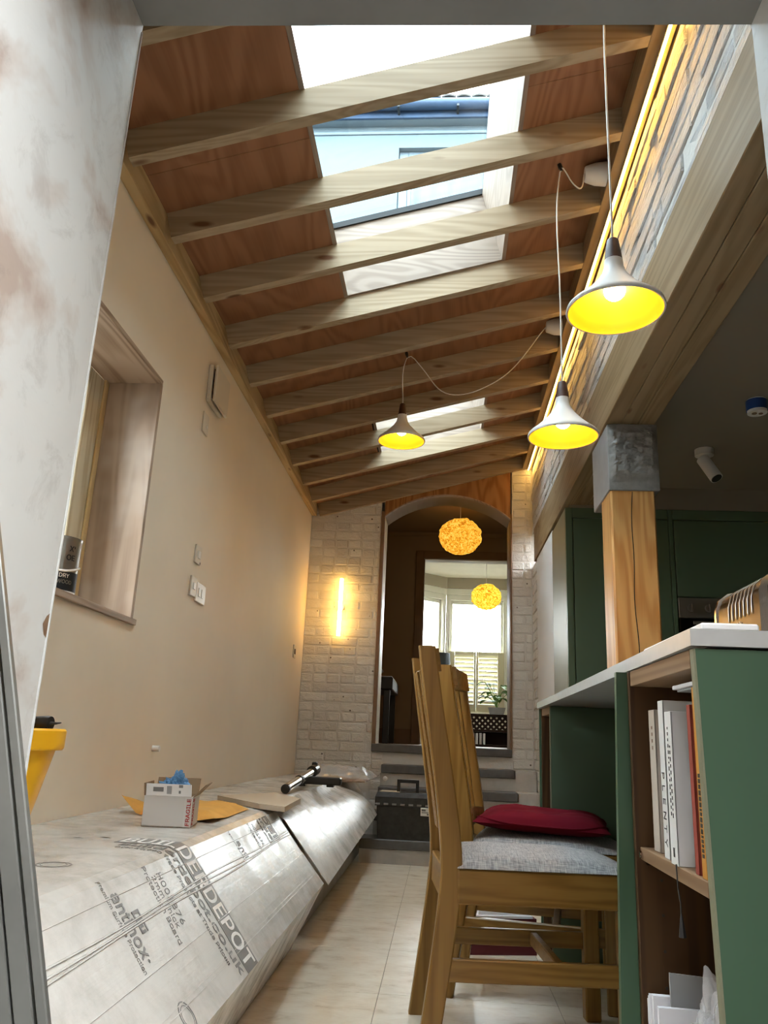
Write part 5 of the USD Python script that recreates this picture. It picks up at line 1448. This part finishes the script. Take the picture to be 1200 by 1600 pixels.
for s in (-1, 1):
    k = DXa - 0.2
    while k < DXb + 0.2:
        a, b = np.array([k, z0_]), np.array([k + s * (z1_ - z0_), z1_])
        lo, hi = DXa + 0.031, DXb - 0.031
        tt = [0.0, 1.0]
        for lim, sg in ((lo, 1), (hi, -1)):
            f0, f1 = sg * (a[0] - lim), sg * (b[0] - lim)
            if f0 < 0 and f1 < 0:
                tt = None
                break
            if f0 < 0:
                tt[0] = max(tt[0], f0 / (f0 - f1))
            if f1 < 0:
                tt[1] = min(tt[1], f0 / (f0 - f1))
        if tt and tt[1] - tt[0] > 0.05:
            p, q_ = a + (b - a) * tt[0], a + (b - a) * tt[1]
            lat.append(obar((p[0], DYa + 0.02 + 0.007 * (s > 0), p[1]), (q_[0], DYa + 0.02 + 0.007 * (s > 0), q_[1]), 0.006, 0.032, (0, 0, 1), 0))
        k += 0.082
t.part("lattice", lat, "mahogany", kind="stuff")
for k in range(4):
    b = T("book", f"cream book in the dark cabinet, {('first', 'second', 'third', 'last')[k]} from the left", "book", (0.46 + 0.05 * k, 12.15, TH + 0.03), group="cream books in the dark cabinet")
    b.part("cover", cb(0.445 + 0.052 * k, 0.478 + 0.052 * k, 12.04, 12.22, TH + 0.031, TH + 0.19 - 0.004 * (k % 2), 0.003), "book_white")
t = T("potted_plant", "green leafy plant in a grey pot on the dark lattice cabinet", "potted plant", (0.80, 12.13, DT))
t.part("pot", lathe([(0.0, 0.0), (0.10, 0.0), (0.13, 0.10), (0.12, 0.10), (0.10, 0.02), (0.0, 0.02)], (0.80, 12.13, DT + 0.0005), 32), "pot_grey", smooth=35)
t.part("soil", cyl((0.80, 12.13, DT + 0.05), (0.80, 12.13, DT + 0.09), 0.115, 20), "walnut")
lr = random.Random(8)
stems = []
for k in range(22):
    an = lr.uniform(0, 2 * math.pi)
    rad, hh = lr.uniform(0.05, 0.24), lr.uniform(0.12, 0.40)
    b = np.array([0.80, 12.13, DT + 0.08])
    tip = b + [rad * math.cos(an), 0.6 * rad * math.sin(an), hh]
    stems.append(tube(spline([b, b + (tip - b) * 0.5 + [0, 0, 0.05], tip], 8), 0.004, 5))
    o = np.array([math.cos(an), 0.7 * math.sin(an), -0.35])
    o /= np.linalg.norm(o)
    sd_ = np.cross(o, [0, 0, 1.0])
    sd_ /= np.linalg.norm(sd_)
    nn = np.cross(sd_, o)
    Ln, wd = lr.uniform(0.09, 0.15), lr.uniform(0.040, 0.062)
    t.part("leaf", sheet(lambda u, v: tip + o * Ln * u + sd_ * wd * (2 * v - 1) * math.sin(math.pi * min(1, u * 0.95 + 0.05)) ** 0.8 + nn * (0.018 * math.sin(math.pi * u) + 0.010 * abs(2 * v - 1)), 7, 3, 0.001), "leaf", smooth=40)
t.part("stem", stems, "leaf", kind="stuff")

# ---------------------------------------------------------------- outside: the house's own upper wall, roofs and trees
HYW = 6.98
up_ = T("upper_house_wall", "rendered upper wall of the house seen through the rooflight, darkened to grey-blue against the daylight", "house", (-0.3, HYW, 4))
WX0, WX1, WZa, WZb = -0.575, 0.75, 5.2, 6.735
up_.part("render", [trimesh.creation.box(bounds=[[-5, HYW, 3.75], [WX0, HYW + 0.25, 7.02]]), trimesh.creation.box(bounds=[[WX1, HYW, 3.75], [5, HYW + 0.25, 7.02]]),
                    trimesh.creation.box(bounds=[[WX0, HYW, 3.75], [WX1, HYW + 0.25, WZa]]), trimesh.creation.box(bounds=[[WX0, HYW, WZb], [WX1, HYW + 0.25, 7.02]])], "render_toned")
up_.part("wall_band", cb(-5, 5, HYW - 0.015, HYW, 6.90, 6.935, 0.004), "upvc")
wnd = up_.part("window_frame", [cb(WX0 + 0.003, WX0 + 0.10, HYW + 0.06, HYW + 0.12, WZa, WZb, 0.006), cb(WX1 - 0.10, WX1 - 0.003, HYW + 0.06, HYW + 0.12, WZa, WZb, 0.006), cb(WX0 + 0.10, WX1 - 0.10, HYW + 0.06, HYW + 0.12, WZb - 0.09, WZb, 0.006),
                           cb(WX0 + 0.10, WX1 - 0.10, HYW + 0.06, HYW + 0.12, WZa, WZa + 0.09, 0.006)], "upvc")
up_.sub(wnd, "inner_bar", [cb(WX0 + 0.10, WX0 + 0.135, HYW + 0.05, HYW + 0.10, WZa + 0.09, WZb - 0.09, 0.004)], "upvc")
up_.sub(wnd, "pane", trimesh.creation.box(bounds=[[WX0 + 0.10, HYW + 0.085, WZa + 0.09], [WX1 - 0.10, HYW + 0.095, WZb - 0.09]]), "window_glass")
up_.sub(wnd, "blind", sheet(lambda u, v: (WX0 + 0.11 + (WX1 - WX0 - 0.22) * u, HYW + 0.16 + 0.01 * math.sin(u * 40), WZa + 0.1 + (WZb - WZa - 0.2) * v), 60, 2, 0.002), "blind_blue")
up_.part("fascia", cb(-5, 5, HYW - 0.13, HYW - 0.10, 7.00, 7.17, 0.004), "gutter_blue")
up_.part("soffit", cb(-5, 5, HYW - 0.10, HYW + 0.02, 7.0, 7.02, 0.002), "upvc")
up_.part("gutter", tube([(-5, HYW - 0.185, 7.115), (5, HYW - 0.185, 7.115)], 0.058, 14), "gutter_blue", smooth=40)
for x in (-1.25, -0.58, 0.03):
    up_.part("gutter_bracket", cb(x - 0.012, x + 0.012, HYW - 0.25, HYW - 0.11, 7.03, 7.06, 0.003), "black_plastic")
for k in range(26):
    x = -2.0 + 0.155 * k
    up_.part("roof_tile", sheet(lambda u, v: (x + 0.15 * u, HYW - 0.22 + 0.42 * v, 7.185 + 0.25 * v + 0.022 * math.sin(math.pi * u)), 6, 2, 0.014), "roof_tile")
up_.part("roof", hull([(x, y, z) for x in (-5, 5) for y, z in ((HYW - 0.1, 7.16), (HYW + 2.6, 8.5), (HYW + 2.6, 7.1), (HYW + 0.25, 7.05))]), "roof_tile")


def tree(label, bx_, by_, h, seed):
    r = random.Random(seed)
    t = T("bare_tree", label, "tree", (bx_, by_, -0.03))
    br = []

    def grow(p, d, L, rad, depth):
        q_ = p + d * L
        br.append(tube([p, (p + q_) / 2 + np.array([r.uniform(-1, 1), r.uniform(-1, 1), 0]) * L * 0.05, q_], [rad, rad * 0.85, rad * 0.7], 5, False))
        if depth == 0:
            return
        for _ in range(3):
            n_ = d + np.array([r.uniform(-0.7, 0.7), r.uniform(-0.7, 0.7), r.uniform(-0.1, 0.4)])
            grow(q_, n_ / np.linalg.norm(n_), L * r.uniform(0.6, 0.78), rad * 0.6, depth - 1)
    grow(np.array([bx_, by_, -0.03]), np.array([0, 0, 1.0]), h * 0.33, h * 0.018, 4)
    t.part("trunk", br[0], "bark")
    t.part("branches", br[1:], "bark", kind="stuff")


tree("bare winter tree beyond the centre of the bay window", 1.4, 36, 5.6, 21)
tree("bare shrub beyond the left side of the bay window", -1.7, 26, 3.6, 22)
t = T("far_house", "distant roofs of houses across the street beyond the bay window", "house", (3, 48, 0))
t.part("wall", trimesh.creation.box(bounds=[[-8, 48, -0.03], [14, 55, 4.4]]), "render_toned")
t.part("roof", hull([(x, y, z) for x in (-8.3, 14.3) for y, z in ((47.6, 4.4), (55.4, 4.4), (51.5, 5.4))]), "roof_tile")
t.part("chimney", cb(4.6, 6.2, 50.5, 51.5, 5.0, 6.0, 0.02), "roof_tile")
